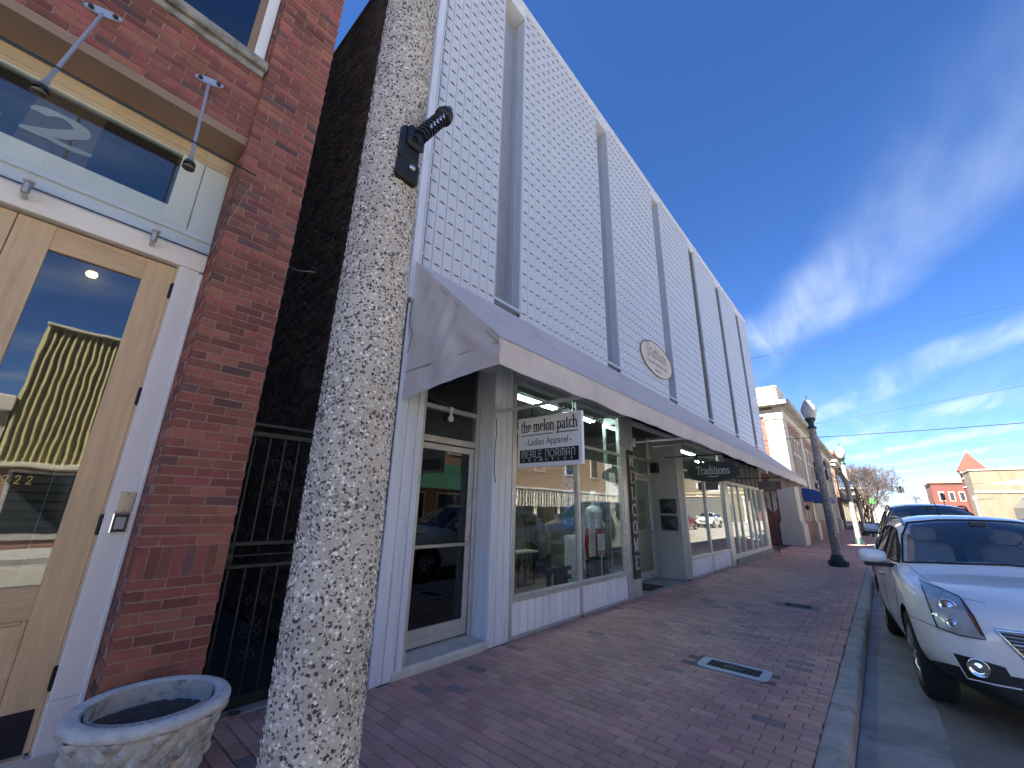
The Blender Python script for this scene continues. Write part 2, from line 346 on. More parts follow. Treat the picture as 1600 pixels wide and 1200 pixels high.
CANVAS = pm('grey_awning_canvas', (.60, .54, .505), .85, var=.08, nscale=2.2, bump=.25, bscale=900, stain=((.44, .37, .34), 1.4, .54, .55))
BLACK = pm('black_paint', (.012, .012, .014), .4, var=.2)
IRON = pm('black_wrought_iron', (.018, .02, .026), .42, .3, var=.3, nscale=20)
DARKWALL = pm('dark_alley_brick', (.15, .115, .10), .9, var=.35, nscale=1.2, rnd='attr', rndamt=.45, hue=.02, bump=.5, bscale=50)  # dark brown brick with random tone per piece
DARKMORTAR = pm('dark_mortar', (.09, .08, .075), .95)  # plain dark mortar colour
INTW = pm('shop_wall_paint', (.32, .29, .25), .8, var=.1)
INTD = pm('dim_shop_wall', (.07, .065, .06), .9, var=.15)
CEIL = pm('shop_ceiling', (.16, .16, .16), .9)
WOODFLOOR = pm('worn_wood_floor', (.14, .095, .065), .5, var=.3, nscale=6, stretch=(.4, 6, 1))
SHOPGLASS = glassmat('shop_glass', (.82, .86, .86), 1.62, wave=.03)
STONE = pm('marble_step', (.55, .53, .48), .55, var=.18, nscale=5, stain=((.25, .23, .2), 7., .55, .5), bump=.3, bscale=25)
CONC = pm('old_concrete', (.27, .265, .25), .85, var=.18, nscale=2.5, stain=((.13, .13, .125), 3., .5, .6), bump=.5, bscale=60)
KERBC = pm('kerb_concrete', (.37, .35, .31), .85, var=.22, nscale=4, stain=((.16, .16, .15), 3.5, .50, .75), bump=.8, bscale=45)
GUTTER = pm('gutter_concrete', (.31, .305, .285), .9, var=.25, nscale=2.5, stain=((.17, .165, .155), 1.6, .48, .75), bump=.5, bscale=70)
ASPH = pm('pale_bounce_road', (.24, .226, .20), .9, var=.25, nscale=1.6, stain=((.15, .14, .12), 1.1, .54, .6), bump=.9, bscale=160)  # base colour paled so the sunlit road bounces light onto the fronts
SAND = pm('joint_sand', (.045, .038, .034), .95, var=.3, nscale=20)
def pavermat(name, rnd): return pm(name, (.50, .285, .225), .75, var=.16, nscale=1.4, rnd=rnd, rndamt=.16, hue=.010, bump=.55, bscale=90, stain=((.46, .33, .295), 2.4, .54, .5), alt=((.25, .19, .185), .035))
PAVER_O = pavermat('brick_paver', 'obj'); PAVER_A = pavermat('brick_paver_field', 'attr')
MORTAR = pm('old_mortar', (.31, .205, .17), .95, var=.25, nscale=12, bump=.6, bscale=90)
def brickmat(name, rnd, c=(.255, .086, .062)): return pm(name, c, .82, var=.26, nscale=6, rnd=rnd, rndamt=.36, hue=.012, bump=.8, bscale=70, stain=((.36, .20, .17), 11., .60, .45), alt=((.13, .062, .058), .09))
BRICK_O = brickmat('red_brick', 'obj'); BRICK_A = brickmat('red_brick_field', 'attr')
SIGNW = pm('sign_white', (.78, .77, .77), .5, var=.05, stain=((.45, .43, .42), 6, .64, .4))
CREAM = pm('sign_cream', (.60, .53, .43), .55, var=.04)
GREYTXT = pm('sign_grey_letters', (.09, .085, .085), .6)
PALETXT = pm('sign_pale_letters', (.55, .52, .48), .5)
CHROME = pm('chrome', (.75, .76, .78), .12, 1., var=.03)
STEEL = pm('brushed_steel', (.45, .44, .42), .35, .9, var=.1)
PAPER = pm('white_paper', (.72, .72, .72), .8, var=.04)
TUBE = emit('fluorescent_tube', (.80, 1.0, .95), 9.)
BULB = emit('warm_bulb', (1., .70, .25), 1.2)

# ------------------------------------------------------------------ ground, road, kerb, pavement
def pr(p):
    d = Vector(p) - EYE; c = AX_S * d.x + AX_L * d.y + AX_U * d.z
    return (800 + 630 * c[0] / c[2], 600 - 630 * c[1] / c[2], c[2])
tag(MB().box(-300, 900, -500, 500, -.6, -.2).build('ground', pm('far_ground', (.20, .18, .15), .95, var=.3, nscale=.05)), kind='structure')
tag(MB().box(-60, 420, -9.0, .462, -.4, -.136).build('road', ASPH), kind='structure')
tag(MB().box(22.9, 26.4, 3.76, 40, -.3, -.03).build('alley_lane', CONC), kind='structure')
# concrete gutter pan in slabs
gut = tag(MB().box(-30, 200, -.10, .455, -.3, -.15).build('gutter', GUTTER), kind='structure')
gx_ = -7.25
while gx_ < 70:
    MB().cbox(gx_ + .009, gx_ + 3.05 - .009, -.07 + random.uniform(-.02, .02), .452, -.2, -.126 + random.uniform(-.003, .003), .006).build('gutter_slab', GUTTER, gut); gx_ += 3.05
# kerb stones
kerb = tag(MB().box(-30, 200, .47, .60, -.3, -.02).build('kerb', KERBC), kind='structure')
kx = -7.1
while kx < 60:
    mb = MB(); n = 16
    prof = [(.628, -.16), (.628, -.004), (.60, .004), (.50, .002), (.474, -.010), (.462, -.035), (.456, -.16)]
    vs = []; fs = []
    for i in range(n + 1):
        x = kx + .008 + (3.05 - .016) * i / n
        for j, (y, z) in enumerate(prof):
            w = .007 * nz(x * 2.1, j * 1.7, 3) if 0 < j < 6 else 0
            vs.append((x, y + w, z + .6 * w))
    k = len(prof)
    for i in range(n):
        for j in range(k - 1): fs.append((i * k + j, i * k + j + 1, (i + 1) * k + j + 1, (i + 1) * k + j))
    fs += [tuple(range(k)), tuple(range(n * k + k - 1, n * k - 1, -1))]
    mb.add(vs, fs); mb.build('kerb_stone', KERBC, kerb); kx += 3.05
# brick pavement: a sand bed with the pavers on it
walk = MB().box(-20, 130, .605, 4.3, -.4, -.010)
walk = tag(walk.build('sidewalk', SAND), kind='structure')
PL, PW, G = .2235, .1118, .006
LIDS = [(5.22, 5.55, 1.165, 1.79, 0.06), (9.40, 9.80, 1.17, 1.68, -.1)]
cells = []
row = 0; x = -3.0
while x < 62:
    off = (row % 2) * PL / 2 + random.uniform(-.012, .012); y = .632 - PL / 2 + off
    while y < (3.73 if x > 2.45 else 4.16):
        a, b = max(y, .632), min(y + PL, 3.745 if x > 2.45 else 4.18)
        if b - a > .03 and not any(l[0] - .03 < x + PW / 2 < l[1] + .03 and l[2] - .07 < (a + b) / 2 < l[3] + .07 for l in LIDS) and not (23.0 < x < 23.22 or 26.0 < x < 26.25):
            cells.append((x, x + PW, a, b))
        y += PL
    row += 1; x += PW
def pshade(x, y): return .004 * nz(x * .8, y * .8, 0) + .0016 * nz(x * 5, y * 5, 4)
vis = []
for c in cells:
    p = pr(((c[0] + c[1]) / 2, (c[2] + c[3]) / 2, 0))
    if p[2] > .3 and -30 < p[0] < 1630 and -30 < p[1] < 1225 and c[0] > .9: vis.append((p[2], c))
    # ranked by depth
vis.sort(key=lambda t: t[0]); near = set(c for _, c in vis[:300])
pav_meshes = []
for q in range(6):
    mb = MB(); mb.cbox(-.5, .5, -.5, .5, -.045, 0, .0)  # unit plan, bevelled by hand below
    mb = MB(); b = .035; rr = lambda: random.uniform(-.012, .012)
    o4 = [(-.5, -.5), (.5, -.5), (.5, .5), (-.5, .5)]
    vs = [(p[0] + rr(), p[1] + rr() * .5, -.045) for p in o4] + [(p[0] + rr(), p[1] + rr() * .5, -.004) for p in o4] + [(p[0] * (1 - 2 * b) + rr(), p[1] * (1 - b) + rr() * .5, random.uniform(-.0008, .0008)) for p in o4]
    fs = [(8, 9, 10, 11)] + [(i + 4, (i + 1) % 4 + 4, (i + 1) % 4 + 8, i + 8) for i in range(4)] + [(i, (i + 1) % 4, (i + 1) % 4 + 4, i + 4) for i in range(4)]
    mb.add(vs, fs); t = mb.build('paver', PAVER_O); pav_meshes.append(t.data); bpy.data.objects.remove(t)
field = MB()
for c in cells:
    cx, cy = (c[0] + c[1]) / 2, (c[2] + c[3]) / 2; z = pshade(cx, cy) + random.uniform(-.0012, .0012)
    if c in near:
        o = link('paver', random.choice(pav_meshes), walk, (cx, cy, z)); o.scale = (PW - G, c[3] - c[2] - G, 1); o.rotation_euler = (random.gauss(0, .006), random.gauss(0, .008), random.gauss(0, .006))
    else:
        g = G / 2; e = .003; t = [random.uniform(-.0012, .0012) for _ in range(4)]
        x0, x1, y0, y1 = c[0] + g, c[1] - g, c[2] + g, c[3] - g
        vs = [(x0, y0, -.02), (x1, y0, -.02), (x1, y1, -.02), (x0, y1, -.02), (x0, y0, z - .003), (x1, y0, z - .003), (x1, y1, z - .003), (x0, y1, z - .003),
              (x0 + e, y0 + e, z + t[0]), (x1 - e, y0 + e, z + t[1]), (x1 - e, y1 - e, z + t[2]), (x0 + e, y1 - e, z + t[3])]
        fs = [(8, 9, 10, 11)] + [(i + 4, (i + 1) % 4 + 4, (i + 1) % 4 + 8, i + 8) for i in range(4)] + [(i, (i + 1) % 4, (i + 1) % 4 + 4, i + 4) for i in range(4)]
        field.add(vs, fs, 0, False, random.uniform(.01, 1))
tag(field.build('paver_field', PAVER_A, walk), kind='stuff')
for xa in (23.0, 26.0):
    tag(MB().cbox(xa + .01, xa + .21, .632, 3.9, -.1, .006, .006).build('concrete_band', CONC, walk))
tag(MB().box(62, 130, .63, 3.3, -.1, -.002).build('far_sidewalk', pm('far_brick_pavement', (.15, .085, .07), .85, var=.2, nscale=1)), kind='structure')
tag(MB().box(-40, 300, -12, -9.0, -.3, -.002).build('opposite_sidewalk', CONC), kind='structure')
# meter lids set into the pavement
BEDM = pm('lid_bedding', (.17, .12, .11), .9, var=.3, nscale=14, bump=.8, bscale=60)
def lid(l, lab, collar):
    x0, x1, y0, y1, _ = l; t = thing('meter_lid', lab, 'manhole cover', ((x0 + x1) / 2, (y0 + y1) / 2, 0), 0, 'meter lids in the brick pavement')
    hx, hy = (x1 - x0) / 2, (y1 - y0) / 2
    def rr(hx, hy, r, n=5):
        out = []
        for (sx, sy, a) in ((1, 1, 0), (-1, 1, 90), (-1, -1, 180), (1, -1, 270)):
            out += [(sx * (hx - r) + r * math.cos(R(a + 90 * i / n)), sy * (hy - r) + r * math.sin(R(a + 90 * i / n))) for i in range(n + 1)]
        return out
    mb = MB(); a = rr(hx + .022, hy + .03, .08); b = rr(hx - .045, hy - .055, .02); n = len(a)
    vs = [(*p, .003) for p in a] + [(*p, .006) for p in b] + [(*p, -.03) for p in a] + [(*p, -.03) for p in b]
    fs = [(i, (i + 1) % n, n + (i + 1) % n, n + i) for i in range(n)] + [(i, 2 * n + i, 2 * n + (i + 1) % n, (i + 1) % n) for i in range(n)] + [(n + i, n + (i + 1) % n, 3 * n + (i + 1) % n, 3 * n + i) for i in range(n)]
    mb.add(vs, fs); mb.build('collar', collar, t); MB().box(-hx - .12, hx + .12, -hy - .17, hy + .17, -.05, -.0055).build('bedding', BEDM, t)
    mb = MB(); mb.cbox(-hx + .05, hx - .05, -hy + .06, hy - .06, -.05, .0, .004)
    for i in range(9):
        for j in range(17):
            px_, py_ = -hx + .075 + i * (2 * hx - .15) / 8, -hy + .085 + j * (2 * hy - .17) / 16
            if abs(px_) < .05 and abs(py_) < .11: continue
            mb.box(px_ - .006, px_ + .006, py_ - .009, py_ + .009, -.001, .0035)
    c = mb.build('cover', pm('dark_cast_cover', (.035, .04, .042), .6, .2, var=.3, nscale=15), t)
    MB().cbox(-.042, .042, -.10, .10, -.002, .0030, .002).build('finger_slot', BLACK, c)
lid(LIDS[0], 'nearer rectangular meter lid with pale concrete collar in the brick pavement', pm('pale_collar', (.52, .54, .53), .7, var=.12))
lid(LIDS[1], 'farther rectangular dark meter lid in the brick pavement towards the lamp post', pm('grey_collar', (.20, .20, .19), .8, var=.15))

# ------------------------------------------------------------------ the metal clad shop building
FY = 3.76; X0, X1 = 2.40, 23.4; ZB, ZT = 4.45, 11.66
shop = thing('metal_clad_shop_building', 'long shop building clad in white slotted metal siding above a grey awning', 'building', (X0, FY, 0))
def sp(mb, name, mat, parent=None):   # part placed in world coordinates under the shop
    o = mb.build(name, mat, parent or shop)
    if (parent or shop) is shop: o.location = (-X0, -FY, 0)
    return o
# upper volume and side wall; unseen rear cut low to let sun past
sp(MB().box(X0 + .06, 13, FY + .45, 16, ZB + .02, 11.3).box(13, X1 - .05, FY + .07, FY + .44, ZB + .02, 11.3).box(13, X1 - .05, FY + .45, 16, ZB + .02, 7.6), 'upper_wall', DARKMORTAR)
# alley wall of dark bricks
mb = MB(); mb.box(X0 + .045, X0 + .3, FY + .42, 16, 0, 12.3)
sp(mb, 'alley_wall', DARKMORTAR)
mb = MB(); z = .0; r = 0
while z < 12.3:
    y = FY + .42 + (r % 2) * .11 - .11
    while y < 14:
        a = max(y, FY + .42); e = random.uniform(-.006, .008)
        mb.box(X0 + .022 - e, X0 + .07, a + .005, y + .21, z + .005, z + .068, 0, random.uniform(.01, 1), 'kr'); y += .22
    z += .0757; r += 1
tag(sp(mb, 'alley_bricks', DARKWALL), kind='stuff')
sp(MB().box(X0 - .03, X0 + .35, FY + .42, 16, 12.31, 12.38), 'coping', DARKMORTAR)
# slotted siding planks
PWID = .176; PITCH = .24
def plank_mesh(w, h, name):
    mb = MB(); n = int(h / PITCH); z = 0; x0, x1 = -w / 2 + .006, w / 2 - .006; c = .006
    l, hh = .066, .0055
    k = 0; zz = [i * h / n for i in range(n + 1)]
    for i in range(n):
        za, zb = zz[i], zz[i + 1]; m_ = (za + zb) / 2
        H6 = [(-l, 0, m_), (-l * .34, -.009, m_ + hh), (l * .34, -.009, m_ + hh), (l, 0, m_), (l * .34, .002, m_ - hh), (-l * .34, .002, m_ - hh)]
        vs = [(x0, 0, za), (x1, 0, za), (x1, 0, zb), (x0, 0, zb)] + H6
        mb.add(vs, [(3, 2, 7, 6, 5, 4), (0, 4, 9, 8, 7, 1), (0, 3, 4), (1, 7, 2)])
    mb.add([(x0, 0, 0), (x0 - c, .008, 0), (x0 - c, .008, h), (x0, 0, h), (x0 - c, .03, 0), (x0 - c, .03, h)], [(0, 1, 2, 3), (1, 4, 5, 2)])
    mb.add([(x1, 0, 0), (x1 + c, .008, 0), (x1 + c, .008, h), (x1, 0, h), (x1 + c, .03, 0), (x1 + c, .03, h)], [(3, 2, 1, 0), (2, 5, 4, 1)])
    me = bpy.data.meshes.new(name); me.from_pydata(mb.v, [], mb.f); me.materials.append(WHITE_METAL); me.update(); return me
PH = ZT - .12 - ZB
full = plank_mesh(PWID - .006, PH, 'plank')
RECX = [3.83 + 3.47 * k for k in range(6)]; RECW = .60
def planks(a, b):
    n = max(1, round((b - a) / PWID)); w = (b - a) / n
    for i in range(n):
        o = link('siding_plank', full, shop, (a + (i + .5) * w - X0, random.uniform(-.0012, .0012), ZB)); o.scale = (w / PWID, 1, 1)
edges = [X0 + .09] + sum([[r, r + RECW] for r in RECX], []) + [X1 - .03]
for i in range(0, len(edges), 2): planks(edges[i], edges[i + 1])
for i in range(0, len(edges), 2):      # near-black sheet behind the slots, the hollow's shade put into its colour
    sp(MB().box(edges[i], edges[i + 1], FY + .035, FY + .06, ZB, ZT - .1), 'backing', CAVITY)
# recessed strips between the bays
for r in RECX:
    d = .32; zb, zt = 4.60, 11.30
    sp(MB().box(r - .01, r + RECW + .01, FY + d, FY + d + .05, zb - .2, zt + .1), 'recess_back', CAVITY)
    mb = MB(); gx0, gx1 = r + .01, r + .60 - .01; n = int((zt - zb) / .05)
    for i in range(n):                                   # perforated strip: staggered bars
        z = zb + i * .05; mb.add([(gx0, FY + d - .02, z), (gx1, FY + d - .02, z), (gx1, FY + d - .034, z + .030), (gx0, FY + d - .034, z + .030)], [(0, 1, 2, 3)])
    for i in range(12):
        xx = gx0 + i * (gx1 - gx0) / 11; mb.box(xx - .007, xx + .007, FY + d - .03, FY + d - .018, zb, zt)
    sp(mb, 'perforated_strip', GRILLE)
    sp(MB().box(r + RECW - .012, r + RECW + .0, FY + .002, FY + d, zb, zt).box(r + RECW - .022, r + RECW - .012, FY + .16, FY + .185, zb, zt).box(r + RECW - .03, r + RECW - .012, FY + .005, FY + .03, zb, zt), 'return_channel', RETM)
    sp(MB().box(r, r + .012, FY + .002, FY + d, zb, zt), 'left_return', RETM)
    sp(MB().box(r - .01, r + RECW + .01, FY - .006, FY + d, zt, ZT - .1), 'recess_header', WHITE_TRIM)
    sp(MB().box(r - .02, r + RECW + .02, FY - .008, FY + d, zb - .045, zb), 'recess_sill', RETM)
mb = MB(); mb.box(X0 - .02, X1, FY - .035, FY + .5, ZT - .1, ZT).box(X0 - .02, X1, FY - .02, FY + .02, ZT - .16, ZT - .1)
sp(mb, 'parapet_cap', WHITE_TRIM)
sp(MB().cbox(X0 - .03, X0 + .075, FY - .012, FY + .46, 3.95, ZT - .1, .006).box(X0 + .075, X0 + .09, FY - .02, FY + .03, 3.95, ZT - .1), 'corner_trim', WHITE_TRIM)
sp(MB().cbox(X1 - .03, X1 + .05, FY - .012, FY + .4, 4.4, ZT - .1, .006), 'corner_trim', WHITE_TRIM)
sp(MB().box(X0 + .09, X1, FY + .03, FY + .2, 3.45, ZB + .02), 'fascia', OLD_SIDING)
# ground floor -------------------------------------------------------------
def siding(x, y0, y1, z0, z1, w, axis='x', name='post_board', mat=OLD_SIDING):
    """upright boards side by side with a fine joint"""
    a = y0
    while a < y1 - .01:
        b = min(a + w, y1)
        if axis == 'x': sp(MB().cbox(a + .003, b - .003, x, x + .03, z0, z1, .004), name, mat)
        else: sp(MB().cbox(x, x + .03, a + .003, b - .003, z0, z1, .004), name, mat)
        a = b
siding(FY, X0, 2.665, 0, 3.9, .1325); siding(FY - .006, 2.665, 2.745, .07, 3.9, .08)
sp(MB().box(X0 + .02, 2.72, FY + .03, FY + .42, 0, 3.9), 'post_core', DARKMORTAR)
sp(MB().cbox(2.745, 2.78, FY + .0, 4.1, .09, 3.9, .004), 'door_jamb', ALU)
siding(3.925, FY + .01, 4.10, .08, 3.6, .10, 'y'); siding(FY, 3.925, 4.31, 0, 3.6, .128)
sp(MB().cbox(4.31, 4.35, FY - .012, FY + .05, 0.0, 3.6, .004), 'post_edge', ALU)
sp(MB().box(3.96, 4.33, FY + .03, 4.10, 0, 3.6), 'post_core', DARKMORTAR)
# marble step
mb = MB(); vs = []; n = 24
for i in range(n + 1):
    x_ = 2.63 + (3.92 - 2.63) * i / n; w = .010 * nz(x_ * 6, 1, 2)
    for (y_, z_) in ((3.752 + w, -.02), (3.748 + w, .055 + .5 * w), (3.768 + w, .085 + .4 * w), (4.14, .105), (4.14, -.02)): vs.append((x_, y_, z_))
fs = [(i * 5 + j, i * 5 + j + 1, i * 5 + j + 6, i * 5 + j + 5) for i in range(n) for j in range(4)] + [(0, 1, 2, 3, 4), (n * 5 + 4, n * 5 + 3, n * 5 + 2, n * 5 + 1, n * 5)]
mb.add(vs, fs); sp(mb, 'marble_step', STONE)
def frame_rect(mb, x0, x1, z0, z1, y, w, d=.05, b=.004):
    mb.cbox(x0, x0 + w, y, y + d, z0, z1, b); mb.cbox(x1 - w, x1, y, y + d, z0, z1, b); mb.cbox(x0 + w, x1 - w, y, y + d, z1 - w, z1, b); mb.cbox(x0 + w, x1 - w, y, y + d, z0, z0 + w, b)
# first door with its transom lights
DY = 4.05
d1 = sp(MB().cbox(2.785, 2.83, DY - .02, DY + .08, .10, 3.55, .004).cbox(3.86, 3.918, DY - .02, DY + .08, .10, 3.55, .004).cbox(2.83, 3.86, DY - .015, DY + .08, 2.36, 2.44, .004).cbox(2.83, 3.86, DY - .015, DY + .08, 2.78, 2.84, .004), 'door_frame', ALU)
mb = MB(); frame_rect(mb, 2.84, 3.85, .125, 2.345, DY, .075, .045); mb.cbox(2.915, 3.775, DY + .002, DY + .04, .20, .30, .004)
dl = sp(mb, 'shop_door', ALU)
MB().box(2.91, 3.78, DY + .02, DY + .026, .30, 2.275).build('glass', glassmat('tinted_door_glass', (.35, .37, .38), 1.6), dl); MB().cbox(2.86, 3.82, DY - .05, DY - .02, 1.125, 1.165, .005).box(3.78, 3.80, DY - .02, DY, 1.13, 1.16).box(2.88, 2.90, DY - .02, DY, 1.13, 1.16).build('push_bar', STEEL, dl)
MB().cbox(3.79, 3.83, DY - .02, DY, 1.19, 1.29, .003).build('lock', STEEL, dl)
sp(MB().box(2.83, 3.86, DY + .02, DY + .026, 2.44, 2.78), 'transom_pane', SHOPGLASS); sp(MB().box(2.83, 3.86, DY + .02, DY + .026, 2.84, 3.55), 'transom_pane', SHOPGLASS)
# behind the first door: a dark stair hall
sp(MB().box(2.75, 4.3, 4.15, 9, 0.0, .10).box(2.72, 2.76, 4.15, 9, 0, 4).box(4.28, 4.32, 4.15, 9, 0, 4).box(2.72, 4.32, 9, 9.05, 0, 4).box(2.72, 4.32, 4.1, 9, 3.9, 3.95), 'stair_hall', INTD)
# shop windows
def shop_window(x0, xm, x1, zs, zh, mull=.07, bars=True):
    w = sp(MB(), 'shop_window', ALU) if False else None
    mb = MB(); mb.cbox(x0, x1, FY - .02, FY + .09, zs - .07, zs, .005); mb.cbox(x0, x0 + .05, FY - .005, FY + .07, zs, zh, .004); mb.cbox(x1 - .05, x1, FY - .005, FY + .07, zs, zh, .004); mb.cbox(x0 + .05, x1 - .05, FY - .002, FY + .07, zh, zh + .08, .004)
    xs = [x0 + .05] + list(xm) + [x1 - .05]
    for q in xm: mb.cbox(q - mull / 2, q + mull / 2, FY - .012, FY + .07, 0.04, zh, .005)
    if bars: mb.cbox(x0 + .05, x1 - .05, FY + .012, FY + .06, 2.64, 2.69, .004)
    f = sp(mb, 'window_frame', ALU)
    for a, b in zip(xs[:-1], xs[1:]):
        if bars:
            MB().box(a, b, FY + .03, FY + .036, zs, 2.64).build('pane', SHOPGLASS, f); MB().box(a, b, FY + .03, FY + .036, 2.69, zh).build('pane', SHOPGLASS, f)
        else: MB().box(a, b, FY + .03, FY + .036, zs, zh).build('pane', SHOPGLASS, f)
    return f
def bulkhead(x0, x1, z0, z1, w):
    n = round((x1 - x0) / w); ww = (x1 - x0) / n
    for i in range(n): sp(MB().cbox(x0 + i * ww + .005, x0 + (i + 1) * ww - .005, FY - .002, FY + .03, z0, z1, .005), 'bulkhead_board', BULKM)
    sp(MB().box(x0, x1, FY + .02, FY + .06, z0, z1), 'bulkhead_back', CAVITY); sp(MB().cbox(x0, x1, FY - .014, FY + .03, 0, z0, .004), 'base_rail', ALU)
BULKM = pm('white_bulkhead_boards', (.74, .75, .79), .45, var=.06, rnd='obj', rndamt=.06, stain=((.36, .38, .44), 7., .6, .4))
shop_window(4.35, [6.03], 7.66, .50, 3.42); bulkhead(4.36, 5.99, .05, .43, .165); bulkhead(6.07, 7.64, .05, .43, .165)
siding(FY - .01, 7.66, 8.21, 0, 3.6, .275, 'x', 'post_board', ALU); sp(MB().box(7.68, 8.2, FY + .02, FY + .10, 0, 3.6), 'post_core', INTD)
siding(8.21, FY - .01, FY + .11, 0, 3.6, .2, 'y', 'post_board', ALU)
sf = sp(MB().cbox(8.18, 8.23, FY + .11, 4.40, .44, .50, .004).cbox(8.18, 8.23, FY + .11, 4.40, 3.42, 3.6, .004), 'side_window_frame', ALU); MB().box(8.203, 8.209, FY + .11, 4.42, .50, 3.42).build('pane', SHOPGLASS, sf); sp(MB().cbox(8.19, 8.22, FY + .11, 4.42, .0, .438, .004), 'side_bulkhead', BULKM)
# recessed entry
sp(MB().cbox(8.2, 10.75, FY - .03, 4.5, -.02, .022, .008), 'entry_slab', CONC)
RW = pm('entry_wall_paint', (.34, .34, .32), .55, var=.08, nscale=1.5, stain=((.22, .22, .21), 3, .58, .4))
sp(MB().cbox(10.74, 11.0, FY + .0, 4.55, .022, 3.6, .006).cbox(10.728, 10.75, FY - .02, 4.5, .022, .12, .004).cbox(10.99, 11.2, FY - .008, FY + .06, 0, 3.6, .006), 'entry_side_wall', RW)
mb = MB(); ED = 4.42
mb.cbox(8.3, 8.36, ED, ED + .08, .022, 3.5, .004).cbox(10.66, 10.73, ED, ED + .08, .022, 3.5, .004).cbox(8.36, 10.66, ED, ED + .08, 2.42, 2.5, .004).cbox(8.36, 10.66, ED, ED + .08, 2.85, 2.9, .004).cbox(9.5, 9.56, ED, ED + .08, .022, 2.42, .004)
ef = sp(mb, 'entry_frame', ALU)
for a, b, c, d_ in ((8.36, 10.66, 2.5, 2.85), (8.36, 10.66, 2.9, 3.5), (8.36, 9.5, .03, 2.42)): MB().box(a, b, ED + .03, ED + .036, c, d_).build('pane', SHOPGLASS, ef)
mb = MB(); frame_rect(mb, 9.57, 10.65, .03, 2.41, ED + .01, .09, .045); mb.cbox(9.66, 10.56, ED + .012, ED + .05, .12, .2, .004); ed = sp(mb, 'shop_door', ALU)
MB().box(9.65, 10.57, ED + .03, ED + .036, .2, 2.33).build('glass', SHOPGLASS, ed); MB().cbox(9.6, 10.6, ED - .05, ED - .02, 1.08, 1.12, .005).box(9.63, 9.66, ED - .02, ED + .01, 1.09, 1.12).build('push_bar', STEEL, ed)
# second window and the glazed bank beyond it
shop_window(11.2, [12.95], 14.86, .50, 3.42, .09); bulkhead(11.22, 12.9, .05, .43, .14); bulkhead(13.0, 14.84, .05, .43, .14)
sp(MB().cbox(14.86, 15.32, FY - .03, FY + .1, 0, 3.6, .01), 'post', ALU)
sp(MB().cbox(15.32, 21.3, FY - .10, FY + .3, -.02, .16, .015), 'concrete_plinth', CONC)
mb = MB(); xs = [15.4, 16.1, 16.9, 18.1, 18.9, 19.7, 20.7]
mb.cbox(15.32, 20.75, FY - .02, FY + .08, .16, .30, .005).cbox(15.32, 20.75, FY - .01, FY + .08, 2.52, 2.62, .005)
for q in xs: mb.cbox(q - .05, q + .05, FY - .008, FY + .07, .30, 2.52, .004)
bk = sp(mb, 'window_frame', ALU)
for a, b in zip(xs[:-1], xs[1:]): MB().box(a + .05, b - .05, FY + .03, FY + .036, .30, 2.52).build('pane', SHOPGLASS, bk)
sp(MB().cbox(20.75, 21.28, FY - .03, FY + .2, .16, 3.6, .01), 'corner_post', ALU); sp(MB().box(15.32, 21.2, FY + .03, FY + .08, 2.62, 3.6), 'transom_panel', pm('shaded_transom_boards', (.10, .10, .11), .7, var=.15))  # awning shade put into the dark colour of the transom boards
for q in range(14): sp(MB().cbox(15.35 + q * .39, 15.35 + q * .39 + .05, FY + .005, FY + .03, 2.63, 3.55, .004), 'transom_batten', pm('grey_batten', (.13, .13, .14), .7)) if q % 2 == 0 else None
sp(MB().box(21.1, 21.2, FY + .2, 16, 0, ZB).box(X0 + .3, 21.2, 15.9, 16, 0, ZB), 'rear_wall', DARKMORTAR)
# interiors
sp(MB().box(4.34, 8.2, 3.86, 6.4, .30, .36).box(4.34, 10.8, 3.86, 11, -.02, .02).box(11.0, 21.1, 3.86, 11, -.02, .02).box(11.0, 14.9, 3.86, 5.2, .36, .42), 'shop_floor', WOODFLOOR)
sp(MB().box(4.33, 4.37, 3.9, 11, .36, 3.7).box(4.33, 10.9, 10.9, 11, 0, 3.7).box(10.85, 10.95, 4.6, 11, 0, 3.7).box(11.0, 21.1, 8.9, 9, 0, 3.7).box(21.04, 21.08, 3.9, 9, 0, 3.7), 'shop_wall', INTW)
sp(MB().box(4.33, 21.1, 3.86, 11, 3.72, 3.8), 'shop_ceiling', CEIL)
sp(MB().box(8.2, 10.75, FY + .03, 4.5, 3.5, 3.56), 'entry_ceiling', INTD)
for (a, b, y, lab) in ((4.9, 6.6, 4.62, 'lit fluorescent ceiling strip behind the first shop window, nearest the first door'), (7.0, 8.15, 4.66, 'lit fluorescent ceiling strip seen past the upper right of the hanging white sign'), (12.9, 15.3, 4.7, 'lit fluorescent ceiling strip behind the second shop window, above the black oval sign'), (17.2, 18.4, 5.2, 'lit fluorescent ceiling strip deep behind the farthest glazed shopfront')):
    t = thing('fluorescent_light', lab, 'light', ((a + b) / 2, y, 3.55), 0, 'fluorescent ceiling lights inside the shops'); h = (b - a) / 2
    MB().cbox(-h, h, -.09, .09, 0, .07, .01).build('housing', PAPER, t)
    for q in (-.045, .045): MB().tube([(-h + .03, q, -.02), (h - .03, q, -.02)], .019, 10).build('tube', TUBE, t)
    MB().tube([(-h + .1, 0, .07), (-h + .1, 0, .2)], .006, 6).tube([(h - .1, 0, .07), (h - .1, 0, .2)], .006, 6).build('hanger', STEEL, t)

